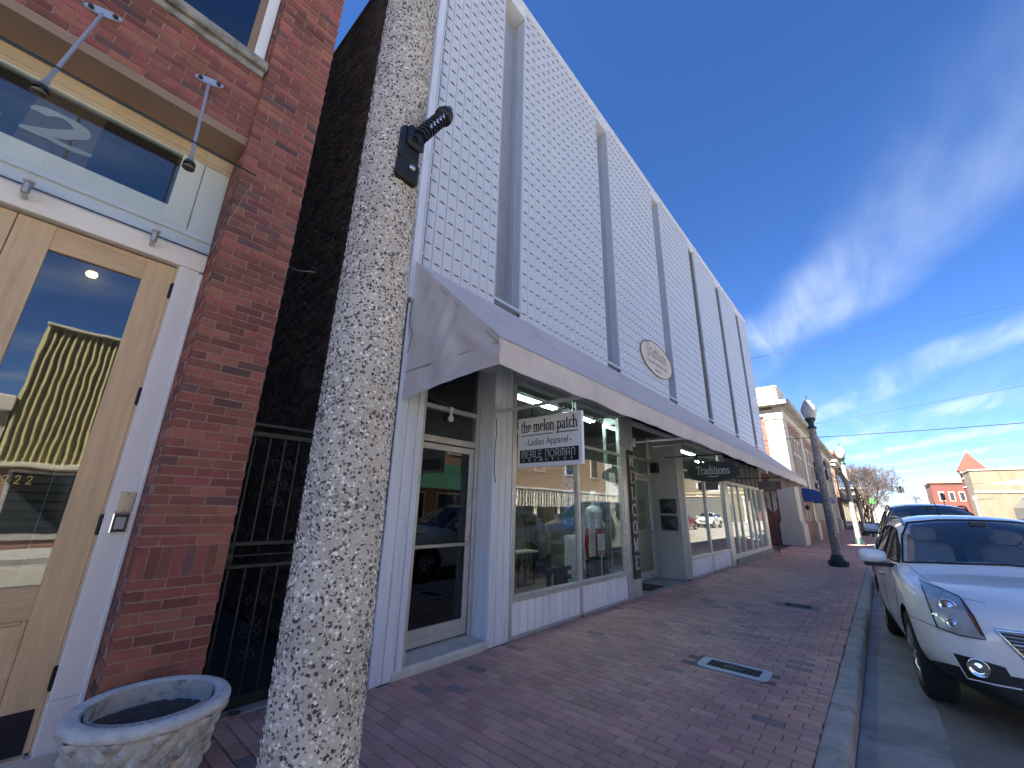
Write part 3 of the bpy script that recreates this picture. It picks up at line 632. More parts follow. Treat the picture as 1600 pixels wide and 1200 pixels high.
# ------------------------------------------------------------------ awning
AX0, AX1 = 2.43, 23.05; AY = 2.30; AZT, AZE, AZB = 4.46, 3.06, 2.80
awn = thing('awning', 'long weathered grey canvas awning running the length of the white metal shop', 'awning', (AX0, FY, 3))
def wp(mb, name, mat, root, parent=None):
    o = mb.build(name, mat, parent or root)
    if not parent: o.location = -Vector(root.location)
    return o
def sheet(f, nu, nv):
    vs = [f(i / nu, j / nv) for i in range(nu + 1) for j in range(nv + 1)]; k = nv + 1
    return vs, [(i * k + j, i * k + j + 1, (i + 1) * k + j + 1, (i + 1) * k + j) for i in range(nu) for j in range(nv)]
BAY = 1.72
def sag(x): t = ((x - AX0) / BAY) % 1.; return math.sin(math.pi * t)
def top(u, v):
    x = AX0 + (AX1 - AX0) * u; y = FY - .012 + (AY - FY) * v; z = AZT + (AZE - AZT) * v
    d = -.045 * math.sin(math.pi * v) * (.5 + .5 * sag(x)) + .022 * nz(x * .7 + v * 1.3, v * 5, 1) + .014 * nz(x * 2.2 - v * 3.4, v * 1.2, 6)
    d *= math.sin(math.pi * min(1, v * 1.0 + .02)) ** .5
    return (x, y + d * .5, z + d)
mb = MB(); mb.add(*sheet(top, 520, 22), 0, True); o = wp(mb, 'canopy', CANVAS, awn)
def val(u, v):
    x = AX0 + (AX1 - AX0) * u; w = .05 * v * nz(x * 1.4, v, 3) + .022 * nz(x * 4 + v * 2.5, v * 2, 5) * v + .012 * nz(x * 11 - v * 3, v * 3, 8)
    zz = AZE + (AZB - AZE) * v - .018 * sag(x) * v + .012 * v * nz(x * 2.2, 1, 9)
    return (x, AY - .004 - w * .6 - .012 * v, zz)
mb = MB(); mb.add(*sheet(val, 900, 7), 0, True); o = wp(mb, 'valance', CANVAS, awn)
hem = [Vector(val(i / 400, 1.0)) for i in range(401)]; wp(MB().tube(hem, .005, 5), 'hem', pm('hem_cord', (.22, .2, .2), .9), awn)
k = AX0 + BAY
while k < AX1 - .3:                                   # seams of the cloth panels
    wp(MB().add(*sheet(lambda u, v: tuple(Vector(val((k - AX0) / (AX1 - AX0) + (u - .5) * .0012, v)) + Vector((0, -.004, 0))), 1, 6), 0, True), 'seam', CANVAS, awn)
    wp(MB().add(*sheet(lambda u, v: tuple(Vector(top((k - AX0) / (AX1 - AX0) + (u - .5) * .0012, v)) + Vector((0, -.003, .004))), 1, 22), 0, True), 'seam', CANVAS, awn); k += BAY
for xs_, s_ in ((AX0, -1), (AX1, 1)):                 # triangular ends
    def side(u, v):
        y = FY - .012 + (AY - FY) * u; zt = AZT + (AZE - AZT) * u; zb = 2.70 + (AZB - 2.70) * min(1, u * 1.12) + .012 * math.sin(math.pi * u)
        z = zt + (zb - zt) * v; w = s_ * (.03 * math.sin(math.pi * v) * nz(y * 2.4 + v, v * 2, 4) * 2 + .020 * nz(y * 6 + z * 3, z * 2.0 - y, 2) * math.sin(math.pi * min(1, u * 1.2)))
        return (xs_ + w, y, z)
    mb = MB(); mb.add(*sheet(side, 40, 40), 0, True); wp(mb, 'end_panel', CANVAS, awn)
    wp(MB().tube([(xs_ + s_ * .004, AY, AZE), (xs_ + s_ * .004, AY, AZB)], .006, 6), 'piping', CANVAS, awn)
k = AX0 + .02
while k < AX1 + .1:                                   # pipe frame
    wp(MB().tube([(k, FY, 4.40), (k, AY + .03, AZE - .03), (k, FY, AZE - .03)], .016, 8), 'frame_rib', ALU, awn); k += BAY * 1.998
wp(MB().tube([(AX0, AY + .03, AZE - .03), (AX1, AY + .03, AZE - .03)], .016, 8), 'frame_bar', ALU, awn)

# string of small lights along the corner and under the awning
t = thing('light_string', 'thin wire with tiny clear bulbs down the corner of the white siding', 'string lights', (X0 + .1, FY - .03, 4))
pts = [Vector((X0 + .10 + .006 * nz(z_, 1, 1), FY - .035 - .008 * abs(nz(z_ * 3, 2, 2)), z_ * .1)) for z_ in range(40, 116)]
wp(MB().tube(pts, .004, 5), 'wire', BLACK, t); wp(MB().tube([p + Vector((.015, -.004, .0)) for p in pts[::2]], .003, 5), 'wire', ALU, t)
for i in range(2, 74, 4): wp(MB().lathe([(0, -.018), (.008, -.01), (.008, .01), (0, .018)], 8, pts[i] + Vector((-.01, -.01, 0))), 'clip', PAPER, t)
wp(MB().tube([(X0 + .1, FY - .04, 4.0), (X0 + .0, FY - .06, 3.9), (X0 - .02, FY - .07, 3.6), (X0 - .02, FY - .16, 3.42), (X0 - .02, FY - .10, 3.22)], .004, 5), 'loose_end', BLACK, t)
t = thing('light_string', 'string of tiny clear bulbs hung inside the top of the first shop window', 'string lights', (4.4, 3.9, 3.3))
pts = [Vector((4.45 + i * .06, 3.86, 3.33 - .05 * abs(math.sin(i * .42)))) for i in range(53)]; wp(MB().tube(pts, .003, 4), 'wire', BLACK, t)
for p in pts[::2]: wp(MB().lathe([(0, -.035), (.009, -.02), (.006, 0), (0, .004)], 6, p), 'bulb', PAPER, t)
t = thing('light_string', 'string of tiny clear bulbs down the right edge of the first shop window', 'string lights', (7.58, 3.74, 2))
pts = [Vector((7.63 + .008 * math.sin(i), FY - .022, .6 + i * .05)) for i in range(54)]; wp(MB().tube(pts, .003, 4), 'wire', BLACK, t)
for p in pts[::4]: wp(MB().lathe([(0, -.02), (.012, -.008), (.010, .01), (0, .02)], 6, p + Vector((-.012, -.008, 0))), 'bulb', PAPER, t)
t = thing('roof_lights', 'row of tiny clear bulbs along the top edge of the white metal facade', 'string lights', (10, FY, ZT))
for i in range(70): wp(MB().lathe([(.004, 0), (.018, .02), (.018, .05), (0, .075)], 6, (X0 + .3 + i * .3, FY + .0, ZT + .001)), 'bulb', PAPER, t)

# ------------------------------------------------------------------ signs
def rev(polys, W): return polys
# hanging shop sign: faces back down the street (-x); reading direction is towards the street (-y)
SX = 3.92; sy0, sy1, sz0, sz1 = 3.33, 2.385, 2.075, 2.69
sg = thing('hanging_sign', 'white rectangular hanging sign with black lettering and a black band, nearest the corner', 'sign', (SX, 2.86, 2.7))
wp(MB().cbox(SX, SX + .05, sy1, sy0, sz0, sz1, .004), 'board', SIGNW, sg)
U_, W_, NRM = (0, -1, 0), (0, 0, 1), (-1, 0, 0)
P, W0 = letters('the melon patch', .092, (.26, .07), 1., .05, length=.845); wp_o = paint('lettering', [[(q[0], q[1]) for q in p] for p in P], (SX, sy0 - .05, 2.505), U_, W_, NRM, BLACK, sg); wp_o.location = -sg.location
P = [[(0, 0), (.495, 0), (.495, .011), (0, .011)], [(.545, 0), (.845, 0), (.845, .011), (.545, .011)]]; o = paint('underline', P, (SX, sy0 - .05, 2.458), U_, W_, NRM, BLACK, sg); o.location = -sg.location
o = sans('lettering', 'Ladies Apparel', .118, (SX, sy0 - .17, 2.338), U_, W_, NRM, BLACK, sg, length=.59); o.location = -sg.location
P = [[(x_ + .011 * math.cos(a * .785), .035 + .011 * math.sin(a * .785)) for a in range(8)] for x_ in (.135, .795)]; o = paint('dot', P, (SX, sy0, 2.325), U_, W_, NRM, BLACK, sg); o.location = -sg.location
wp(MB().cbox(SX - .0015, SX + .01, sy1 + .045, sy0 - .035, 2.125, 2.285, .001), 'band', BLACK, sg)
P, W0 = letters(['Mr', 'Er', 'Rr', 'Lr', 'Er', ' ', 'Nr', 'Or', 'Rr', 'Mr', 'Ar', 'Nr'], .056, (.115, .115), 1., .14, True, length=.80); o = paint('lettering', P, (SX - .0015, sy0 - .065, 2.185), U_, W_, NRM, SIGNW, sg); o.location = -sg.location
P = []; xx = 0
for ch in 'COSMETICS':
    q, w_ = letters(ch, .017, (.22, .08), 1.7, .1); P += [[(a[0] + xx, a[1]) for a in p] for p in q]; xx += .088
o = paint('lettering', P, (SX - .0015, sy0 - .085, 2.142), U_, W_, NRM, SIGNW, sg); o.location = -sg.location
br = thing('sign_bracket', 'white bracket arm carrying the white rectangular hanging sign', 'bracket', (SX, FY, 2.86))
wp(MB().cbox(SX + .005, SX + .045, 2.40, FY - .002, 2.83, 2.87, .004), 'arm', WHITE_TRIM, br); wp(MB().cbox(SX - .01, SX + .06, FY - .03, FY - .003, 2.76, 2.94, .004), 'plate', WHITE_TRIM, br)
for y_ in (3.12, 2.5): wp(MB().tube([(SX + .025, y_, 2.845), (SX + .025, y_, 2.69)], .007, 6).lathe([(.014, -.012), (.014, .012)], 8, (SX + .025, y_, 2.72)), 'hook', IRON, br)
wp(MB().tube([(SX + .02, FY - .02, 2.8), (SX + .0, FY - .05, 2.55), (SX + .01, FY - .02, 2.35), (SX + .02, FY - .01, 2.05), (SX + .05, FY - .015, 1.9)], .006, 6), 'cable', BLACK, br)

def ellipse(a, b, n=48): return [(a * math.cos(2 * math.pi * i / n), b * math.sin(2 * math.pi * i / n)) for i in range(n)]
OX = 9.95; oc = (OX, 2.68, 2.47)
sg = thing('oval_hanging_sign', 'black oval hanging sign with pale serif lettering beyond the recessed entry', 'sign', oc)
MB().prism(ellipse(.56, .225), (0, 0, 0), (0, -1, 0), (0, 0, 1), (.05, 0, 0)).build('board', pm('sign_black', (.016, .017, .022), .45), sg)
P, W0 = letters('Traditions', .115, (.17, .06), .8, .03, length=.70); paint('lettering', P, (0, .35, -.055), U_, W_, NRM, PALETXT, sg)
paint('flourish', [[(i * .03, .008 * math.sin(i * 1.1)), (i * .03 + .03, .008 * math.sin(i * 1.1 + 1.1)), (i * .03 + .03, .008 * math.sin(i * 1.1 + 1.1) + .012), (i * .03, .008 * math.sin(i * 1.1) + .012)] for i in range(8)], (0, .12, -.115), U_, W_, NRM, PALETXT, sg)
br = thing('sign_bracket', 'dark bracket arm carrying the black oval hanging sign', 'bracket', (OX + .03, FY, 2.85)); wp(MB().cbox(OX + .01, OX + .04, 2.36, FY - .01, 2.83, 2.86, .003), 'arm', IRON, br)
for y_ in (3.0, 2.42): wp(MB().tube([(OX + .025, y_, 2.84), (OX + .025, y_, 2.66)], .006, 6), 'hook', IRON, br)
# second small hanging sign farther on
FXS = 17.0; sg = thing('hanging_sign', 'small rectangular grey hanging sign under the far end of the awning', 'sign', (FXS, 2.77, 2.54))
MB().cbox(0, .04, -.36, .36, -.145, .145, .004).build('board', pm('grey_sign_board', (.20, .20, .20), .6, var=.15), sg)
P, W0 = letters('Traditions', .075, (.17, .06), .8, .03, length=.46); paint('lettering', P, (0, .32, -.03), U_, W_, NRM, pm('blue_grey_letters', (.05, .075, .12), .6), sg)
MB().cbox(-.004, .0, -.33, -.18, -.10, .10, .001).build('picture_panel', pm('brown_panel', (.16, .10, .06), .6, var=.4, nscale=30), sg)
br = thing('sign_bracket', 'dark bracket arm above the small grey hanging sign', 'bracket', (FXS + .02, FY, 2.8)); wp(MB().cbox(FXS + .005, FXS + .035, 2.4, FY - .01, 2.78, 2.81, .003), 'arm', IRON, br)
for y_ in (3.0, 2.5): wp(MB().tube([(FXS + .02, y_, 2.79), (FXS + .02, y_, 2.685)], .006, 6), 'hook', IRON, br)
# cream oval on the metal facade (faces the street)
sg = thing('oval_wall_sign', 'cream oval sign with grey lettering fixed on the white slotted siding', 'sign', (10.02, FY - .03, 5.40))
MB().prism(ellipse(1.03, .46), (0, 0, 0), (1, 0, 0), (0, 0, 1), (0, .028, 0)).build('board', CREAM, sg)
MB().tube([(1.03 * math.cos(i * .1309), 0.0, .46 * math.sin(i * .1309)) for i in range(49)], .012, 5).build('rim', GREYTXT, sg)
UX, NY = (1, 0, 0), (0, -1, 0)
P, W0 = letters('Traditions', .225, (.15, .05), .8, .02, length=1.36); paint('lettering', P, (-.68, 0, -.0), UX, W_, NY, GREYTXT, sg)
paint('initial_box', [[(0, 0), (.012, 0), (.012, .40), (0, .40)], [(.22, 0), (.232, 0), (.232, .40), (.22, .40)], [(.0121, 0), (.2199, 0), (.2199, .012), (.0121, .012)], [(.0121, .388), (.2199, .388), (.2199, .40), (.0121, .40)]], (-.72, 0, -.03), UX, W_, NY, GREYTXT, sg)
sans('lettering', 'Custom Framing & Gifts', .155, (-.69, 0, -.19), UX, W_, NY, GREYTXT, sg, length=1.34); paint('small_print', [[(i * .06, 0), (i * .06 + .035, 0), (i * .06 + .035, .05 + .012 * (i % 2)), (i * .06, .05)] for i in range(7)], (-.2, 0, -.34), UX, W_, NY, GREYTXT, sg)
# welcome board leaning on the post
wb = thing('welcome_board', 'tall narrow dark wooden board with white letters spelling a greeting downwards', 'sign', (8.02, FY - .03, .34))
BW = pm('dark_stained_board', (.045, .034, .028), .7, var=.3, nscale=4, stretch=(6, 6, .6))
MB().cbox(-.135, .135, -.012, .018, 0, 2.45, .005).build('board', BW, wb)
for i, ch in enumerate('WELCOME'):
    P, w_ = letters(ch, .155, (.17, .05), {'W': .72, 'M': .8}.get(ch, .95), 0); paint('letter', P, (-w_ / 2, -.012, 2.12 - i * .325), UX, W_, NY, PAPER, wb)
MB().tube(bez((0, -.0, 2.45), (.02, -.03, 2.6), (.08, -.05, 2.66), (.1, -.04, 2.55)), .012, 6).tube(bez((0, -.0, 2.5), (-.03, -.03, 2.56), (-.06, -.05, 2.5), (-.02, -.04, 2.45)), .012, 6).build('ribbon_bow', PAPER, wb)
# long brace arm across the entry
br = thing('awning_brace', 'thin white brace arm reaching from the greeting board post to the awning edge', 'bracket', (8.25, FY, 2.98)); wp(MB().cbox(8.25, 8.29, 2.33, FY - .01, 2.97, 3.01, .004), 'arm', WHITE_TRIM, br); wp(MB().cbox(8.23, 8.31, FY - .035, FY - .012, 2.9, 3.08, .004), 'plate', WHITE_TRIM, br)
# mail boxes and speaker on the entry's side wall
def mailbox(z0, z1, lab, mark):
    t = thing('mailbox', lab, 'mailbox', (10.727, 4.04, z0), 0, 'black wall mailboxes in the entry'); h = z1 - z0; MBX = pm('black_mailbox', (.02, .021, .024), .4, var=.2)
    MB().prism([(-.19, 0), (.19, 0), (.2, h), (-.2, h)], (0, 0, 0), (0, -1, 0), (0, 0, 1), (-.06, 0, 0)).build('body', MBX, t)
    MB().add([(-.061, .18, .01), (-.061, -.18, .01), (-.061, -.19, h - .01), (-.061, .19, h - .01), (-.105, 0, h * .55)], [(0, 1, 4), (1, 2, 4), (2, 3, 4), (3, 0, 4)]).build('flap', MBX, t)
    if mark: MB().tube(bez((-.108, .06, h * .5), (-.112, .02, h * .42), (-.112, -.02, h * .6), (-.1, -.08, h * .68)), .012, 6).build('latch', CHROME, t)
mailbox(1.54, 1.89, 'upper black wall mailbox with a bright latch in the recessed entry', True); mailbox(1.14, 1.48, 'lower plain black wall mailbox in the recessed entry', False)
t = thing('wall_speaker', 'small black box fixed high on the entry wall above the mailboxes', 'speaker', (10.66, 4.3, 2.55)); MB().cbox(-.08, .06, -.1, .1, 0, .26, .012).build('box', BLACK, t); MB().lathe([(.0, 0), (.07, .0), (.075, .006)], 16, (-.082, 0, .13), 0, True, Matrix.Rotation(R(-90), 4, 'Y')).build('cone', IRON, t)
tag(MB().cbox(8.7, 9.5, 3.82, 4.3, .0225, .034, .004).build('door_mat', pm('black_mat', (.02, .02, .021), .95, bump=.6, bscale=200)), 'black door mat on the pale slab of the recessed entry', 'mat')
t = thing('decor_bag', 'white printed cloth bag standing by the foot of the greeting board', 'bag', (8.6, 4.2, .022))
mb = MB(); vs, fs = sheet(lambda u, v: ((.12 * (1 - .35 * v ** 2) + .02 * nz(u * 5, v * 3, 1)) * math.cos(6.2832 * u), (.10 * (1 - .5 * v) + .012 * nz(u * 5, v * 3, 7)) * math.sin(6.2832 * u), .5 * v), 20, 10); mb.add(vs, fs, 0, True); mb.build('body', pm('printed_cloth', (.5, .5, .48), .9, var=.2, nscale=14, stain=((.12, .13, .12), 12, .55, .7)), t)
MB().tube(bez((-.05, 0, .5), (-.03, 0, .62), (.03, 0, .62), (.05, 0, .5)), .008, 6).build('handle', PAPER, t)
# bare bulb over the first door
t = thing('bare_bulb', 'bare white bulb on a lamp holder over the first door', 'light', (3.35, DY - .04, 2.80)); MB().cbox(-.03, .03, -.03, .02, .0, .035, .004).lathe([(.018, 0), (.018, -.05), (.014, -.06)], 10, (0, -.01, 0)).build('holder', PAPER, t)
MB().lathe([(.014, -.055), (.036, -.09), (.042, -.115), (.034, -.145), (0, -.16)], 14, (0, -.01, 0)).build('glass', pm('opal_bulb', (.62, .62, .58), .25), t); MB().tube(bez((0, -.01, .03), (-.1, -.04, .1), (-.3, -.03, .02), (-.5, -.02, .16)), .006, 5).build('cord', pm('brown_cord', (.14, .08, .05), .7), t)
tag(MB().box(3.45, 3.74, DY + .030, DY + .033, 1.58, 1.95).build('paper_notice', PAPER), 'white paper notice behind the glass of the first door', 'notice')
# ------------------------------------------------------------------ things in the first shop window
def wobj(mb, name, mat, lab, cat, **k): return tag(mb.build(name, mat), lab, cat, **k)
t = thing('mannequin', 'mannequin bust in white top and red skirt behind the right pane', 'mannequin', (7.85, 4.55, .36)); 
MB().lathe([(0, 1.62), (.06, 1.60), (.085, 1.52), (.075, 1.44), (.05, 1.38), (.05, 1.32)], 16).build('head', pm('mannequin_white', (.6, .58, .55), .4), t)
MB().lathe([(.05, 1.33), (.17, 1.26), (.19, 1.12), (.15, .98), (.13, .86), (.15, .80)], 20).build('top', PAPER, t)
MB().lathe([(.155, .86), (.19, .72), (.2, .5), (.17, .30)], 20).build('skirt', pm('red_cloth', (.42, .012, .03), .7, var=.2), t); MB().lathe([(.02, .32), (.02, .02), (.16, .015), (.16, 0), (0, 0)], 16).build('stand', STEEL, t)
for s_ in (-1, 1): MB().tube([(s_ * .17, 0, 1.24), (s_ * .24, -.04, 1.02), (s_ * .16, -.16, .9)], .04, 8, rs=[.05, .042, .03]).build('arm', PAPER, t)
t = thing('framed_mirror', 'tall dark framed mirror leaning inside the first shop window', 'mirror', (6.6, 4.95, .36)); M_ = Matrix.Rotation(R(-8), 4, 'X'); mb = MB()
for (a, b, c, d_) in ((-.33, -.27, 0, 1.05), (.27, .33, 0, 1.05), (-.27, .27, 0, .06), (-.27, .27, .99, 1.05)): mb.cbox(a, b, 0, .04, c, d_, .006, M=M_)
mb.build('frame', pm('dark_wood_frame', (.10, .05, .03), .5, var=.3), t); mb = MB(); mb.cbox(-.27, .27, .01, .03, .06, .99, .001, M=M_); mb.build('glass', pm('mirror_glass', (.02, .022, .025), .06, .0), t)
t = thing('scroll_table', 'small pale bench on scrolled iron legs behind the left pane', 'table', (5.75, 4.75, .36)); MB().cbox(-.28, .28, -.14, .14, .50, .535, .01).build('top', pm('pale_top', (.36, .33, .27), .6), t)
for x_ in (-.22, .22):
    for y_ in (-.1, .1): MB().tube([(x_, y_, .5), (x_ * .9, y_, .25), (x_, y_, 0)], .011, 6).build('leg', IRON, t)
    MB().tube([(x_ * .5 + .08 * math.cos(i * .55) * (1 - i / 30), 0, .3 + .12 * math.sin(i * .55) * (1 - i / 30)) for i in range(24)], .007, 5).build('scroll', IRON, t)
t = thing('letter_block', 'dark cut-out capital letters standing inside the first window', 'letters', (5.6, 4.05, .36)); 
for i, ch in enumerate('THE'):
    mb = MB(); x_ = i * .26
    if ch == 'T': mb.cbox(x_ - .10, x_ + .10, 0, .05, .26, .33, .004).cbox(x_ - .035, x_ + .035, 0, .05, 0, .26, .004)
    if ch == 'H': mb.cbox(x_ - .10, x_ - .035, 0, .05, 0, .33, .004).cbox(x_ + .035, x_ + .10, 0, .05, 0, .33, .004).cbox(x_ - .035, x_ + .035, .003, .047, .13, .2, .004)
    if ch == 'E': mb.cbox(x_ - .09, x_ - .025, 0, .05, 0, .33, .004); [mb.cbox(x_ - .025, x_ + .09, .003, .047, z_, z_ + .065, .004) for z_ in (0, .13, .265)]
    mb.build('letter', BLACK, t)
MB().cbox(-.2, .75, -.05, .1, -.0, .012, .003).build('base', BLACK, t); 
t = thing('wire_rack', 'black slatted rack standing at the foot of the right pane', 'rack', (7.0, 4.05, .36)); mb = MB()
mb.tube([(-.3, 0, 0), (-.3, 0, .36), (-.26, 0, .4), (.26, 0, .4), (.3, 0, .36), (.3, 0, 0)], .022, 8); mb.build('frame', BLACK, t)
for i in range(7): MB().cbox(-.24 + i * .08 - .02, -.24 + i * .08 + .02, -.01, .01, .04, .385, .004).build('slat', BLACK, t)
t = thing('small_card_sign', 'small white printed card on a wire easel by the right pane', 'card', (7.12, 3.98, .36)); MB().cbox(-.13, .13, 0, .008, .52, .80, .002).build('card', PAPER, t)
for i, w_ in enumerate((.15, .18, .12, .16, .14)): MB().box(-w_ / 2, w_ / 2, -.0025, -.001, .76 - i * .045, .772 - i * .045).build('text_line', GREYTXT, t)
MB().tube([(0, .01, 0), (0, .01, .5)], .008, 6).tube([(.09 * math.cos(i * .4), .01, .46 + .06 * math.sin(i * .4)) for i in range(17)], .006, 5).build('easel', PAPER, t)
t = thing('beach_poster', 'tall blue and white seaside poster on the glass beside the mullion', 'poster', (5.78, FY + .045, 1.30)); MB().box(-.15, .15, 0, .003, 0, .95).build('sheet', pm('sea_blue', (.05, .24, .50), .6, var=.5, nscale=5, stain=((.75, .80, .82), 6, .5, .9), stretch=(1, 1, 3)), t)
for z_, c in ((.12, (.04, .25, .16)), (.38, (.02, .10, .34)), (.70, (.08, .36, .62))): MB().prism([(-.14, z_), (.14, z_ + .05), (.14, z_ + .13), (-.02, z_ + .15), (-.14, z_ + .08)], (0, -.0012, 0), (1, 0, 0), (0, 0, 1), (0, .001, 0)).build('patch', pm('poster_patch', c, .6, var=.3, nscale=8), t)
for z_ in (.03, .53): paint('script_stroke', [[(i * .02, .03 * math.sin(i * 1.9) + .03), (i * .02 + .02, .03 * math.sin(i * 1.9 + 1.9) + .03), (i * .02 + .02, .03 * math.sin(i * 1.9 + 1.9) + .045), (i * .02, .03 * math.sin(i * 1.9) + .045)] for i in range(12)], (-.12, -.002, z_), UX, W_, NY, PAPER, t)
wobj(MB().cbox(6.25, 6.68, 4.2, 4.22, .361, 1.15, .004), 'white_board', PAPER, 'white board standing on the display floor behind the mullion', 'board')
wobj(MB().cbox(7.25, 7.47, 4.3, 4.32, .361, 1.55, .004), 'white_card', PAPER, 'narrow white card standing beside the red skirt', 'card')
t = thing('folding_screen', 'white louvred folding screen standing at the back of the first window', 'screen', (9.6, 5.6, .02))
for k_ in range(2):
    mb = MB(); frame_rect(mb, -.45 + k_ * .46, -.02 + k_ * .46, 0, 2.0, 0, .05, .03); mb.build('panel_frame', PAPER, t)
    for i in range(24): MB().cbox(-.40 + k_ * .46, -.07 + k_ * .46, .0, .02, .06 + i * .079, .12 + i * .079, .003).build('louvre', PAPER, t)
for (x_, w_, c, lab) in ((12.1, .8, (.35, .33, .30), 'pale chest standing behind the left pane of the second window'), (13.9, .7, (.12, .11, .11), 'dark cabinet standing behind the right pane of the second window')):
    t = thing('cabinet', lab, 'cabinet', (x_, 4.6, .42)); cm = pm('cabinet_paint', c, .6, var=.15); MB().cbox(-w_ / 2, w_ / 2, 0, .4, .12, .5, .01).build('body', cm, t); MB().cbox(-w_ / 2 - .03, w_ / 2 + .03, -.03, .43, .5, .53, .006).build('top', cm, t)
    for a in (-1, 1):
        for b in (.02, .36): MB().cbox(a * (w_ / 2 - .04) - .02, a * (w_ / 2 - .04) + .02, b - .02, b + .02, 0, .12, .003).build('leg', cm, t)

# ------------------------------------------------------------------ red brick building with the wooden door
BX = -.2; PX0, PX1, PY = .545, 1.078, 3.76; WY = 3.80; DPY = 4.19
bb = thing('red_brick_building', 'old red brick building with tall pale wooden double doors and white trim', 'building', (PX1, PY, 0))
def bp(mb, name, mat, parent=None):
    o = mb.build(name, mat, parent or bb)
    if not parent: o.location = -Vector(bb.location)
    return o
bp(MB().box(PX0 + .0065, PX1 - .0065, PY + .0062, 5.2, 0, 17), 'pier_core', MORTAR)
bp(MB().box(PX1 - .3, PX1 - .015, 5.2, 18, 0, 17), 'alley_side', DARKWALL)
bp(MB().box(-6, PX0 + .012, WY + .0055, WY + .3, 4.80, 5.62).box(-6, PX0 + .012, WY + .0055, WY + .3, 8.2, 17).box(.512, PX0 + .012, WY + .0055, WY + .3, 5.62, 8.2).box(-6, -1.4, WY + .014, WY + .3, 5.62, 8.2), 'wall_core', MORTAR)
bp(MB().box(-6, PX0, WY + .3, 16, 5.0, 17).box(-7, PX0, 12, 16, 0, 17).box(-20, -6, 3.76, 16, 0, 17), 'shading_block', BRICK_A)  # unseen height added to keep the sun off the car and alley
unit = []
for q in range(8):
    mb = MB(); mb.cbox(-.5, .5, -.5, .5, -.5, .5, .02)
    vs = [(v[0] + random.uniform(-.012, .012), v[1] + random.uniform(-.015, .015), v[2] + random.uniform(-.012, .012)) for v in mb.v]; mb.v = vs
    t = mb.build('brick', BRICK_O); unit.append(t.data); bpy.data.objects.remove(t)
CH = .0677; bricks = []          # (cx, cy, cz, lx, ly, lz)
z = 0.005; r = 0
while z < 8.6:
    soldier = abs(z - 1.10) < .03
    if soldier:
        n = 8; w = (PX1 - PX0) / n
        for i in range(n): bricks.append((PX0 + (i + .5) * w, PY + .045, z + .10, w - .008, .09, .196))
        [bricks.append((PX0 + .045, PY + .094 + (k + .5) * .084, z + .1, .09, .076, .196)) for k in range(4)]; z += CH * 3; continue
    L = .2; g = .011; x = PX0 - (0 if r % 2 else .105) + random.uniform(-.008, .008)
    while x < PX1 - .02:
        a, b = max(x, PX0), min(x + L, PX1)
        if b - a > .03: bricks.append(((a + b) / 2, PY + .045 + random.uniform(-.0015, .0015), z + CH / 2, b - a, .09, CH - .011 + random.uniform(-.0018, .0018)))
        x += L + g
    y = PY + (.0 if r % 2 == 0 else .105)                     # return of the pier towards the door
    y += .094
    while y < DPY + .02 and z < 4.9:
        b = min(y + .2, DPY + .02)
        if b - y > .03: bricks.append((PX0 + .045, (y + b) / 2, z + CH / 2, .09, b - y - .004, CH - .010))
        y += .209
    z += CH; r += 1
z = 4.80 + .006; r = 0
while z < 8.6:                                            # wall over the door
    x = PX0 - .002 - (.2 if r % 2 else .105)
    while x > -2.2:
        a, b = x, x + .2
        if b > PX0 - .003: b = PX0 - .003
        inwin = 5.62 - CH < z < 8.2 and a < .512
        if inwin and z > 5.60:
            a = max(a, .512)
            if b - a < .02: x -= .209; continue
        if b - a > .02: bricks.append(((a + b) / 2, WY + .045 + random.uniform(-.0025, .0025), z + CH / 2, b - a, .09, CH - .010))
        x -= .209
    z += CH; r += 1
rank = []
for b in bricks:
    p = pr(b[:3]); vis_ = p[2] > .2 and -20 < p[0] < 1620 and -20 < p[1] < 1215
    rank.append((p[2] / (b[3] * 5 + .3) if vis_ else 1e9, b))
rank.sort(key=lambda t: t[0]); nearb = set(b for d, b in rank[:300] if d < 1e8); fld = MB()
for b in bricks:
    if b in nearb:
        o = link('brick', random.choice(unit), bb, Vector(b[:3]) - bb.location); o.scale = (b[3], b[4], b[5]); o.rotation_euler = (0, random.gauss(0, .003), random.gauss(0, .004))
    else: fld.cbox(b[0] - b[3] / 2, b[0] + b[3] / 2, b[1] - b[4] / 2, b[1] + b[4] / 2, b[2] - b[5] / 2, b[2] + b[5] / 2, .003, 0, random.uniform(.01, 1))
tag(bp(fld, 'brick_field', BRICK_A), kind='stuff')
# lintel: painted soffit and timber board
BROWNP = pm('brown_painted_soffit', (.30, .20, .135), .7, var=.15); PINE = pm('pale_pine_board', (.68, .50, .33), .6, var=.12, nscale=3, stretch=(.5, 1, 9))
bp(MB().box(-6, PX0 - .002, WY + .0, DPY + .1, 4.72, 4.80), 'soffit', BROWNP)
bp(MB().cbox(-6, PX0 - .002, WY + .345, WY + .365, 4.62, 4.718, .004).cbox(-6, PX0 - .003, WY + .355, WY + .375, 4.58, 4.622, .003), 'timber_board', PINE)
WPAINT = pm('white_door_paint', (.82, .79, .76), .5, var=.05, nscale=2, stain=((.45, .42, .4), 5, .66, .35)); WPAINT2 = pm('warm_white_paint', (.80, .78, .70), .5, var=.05)
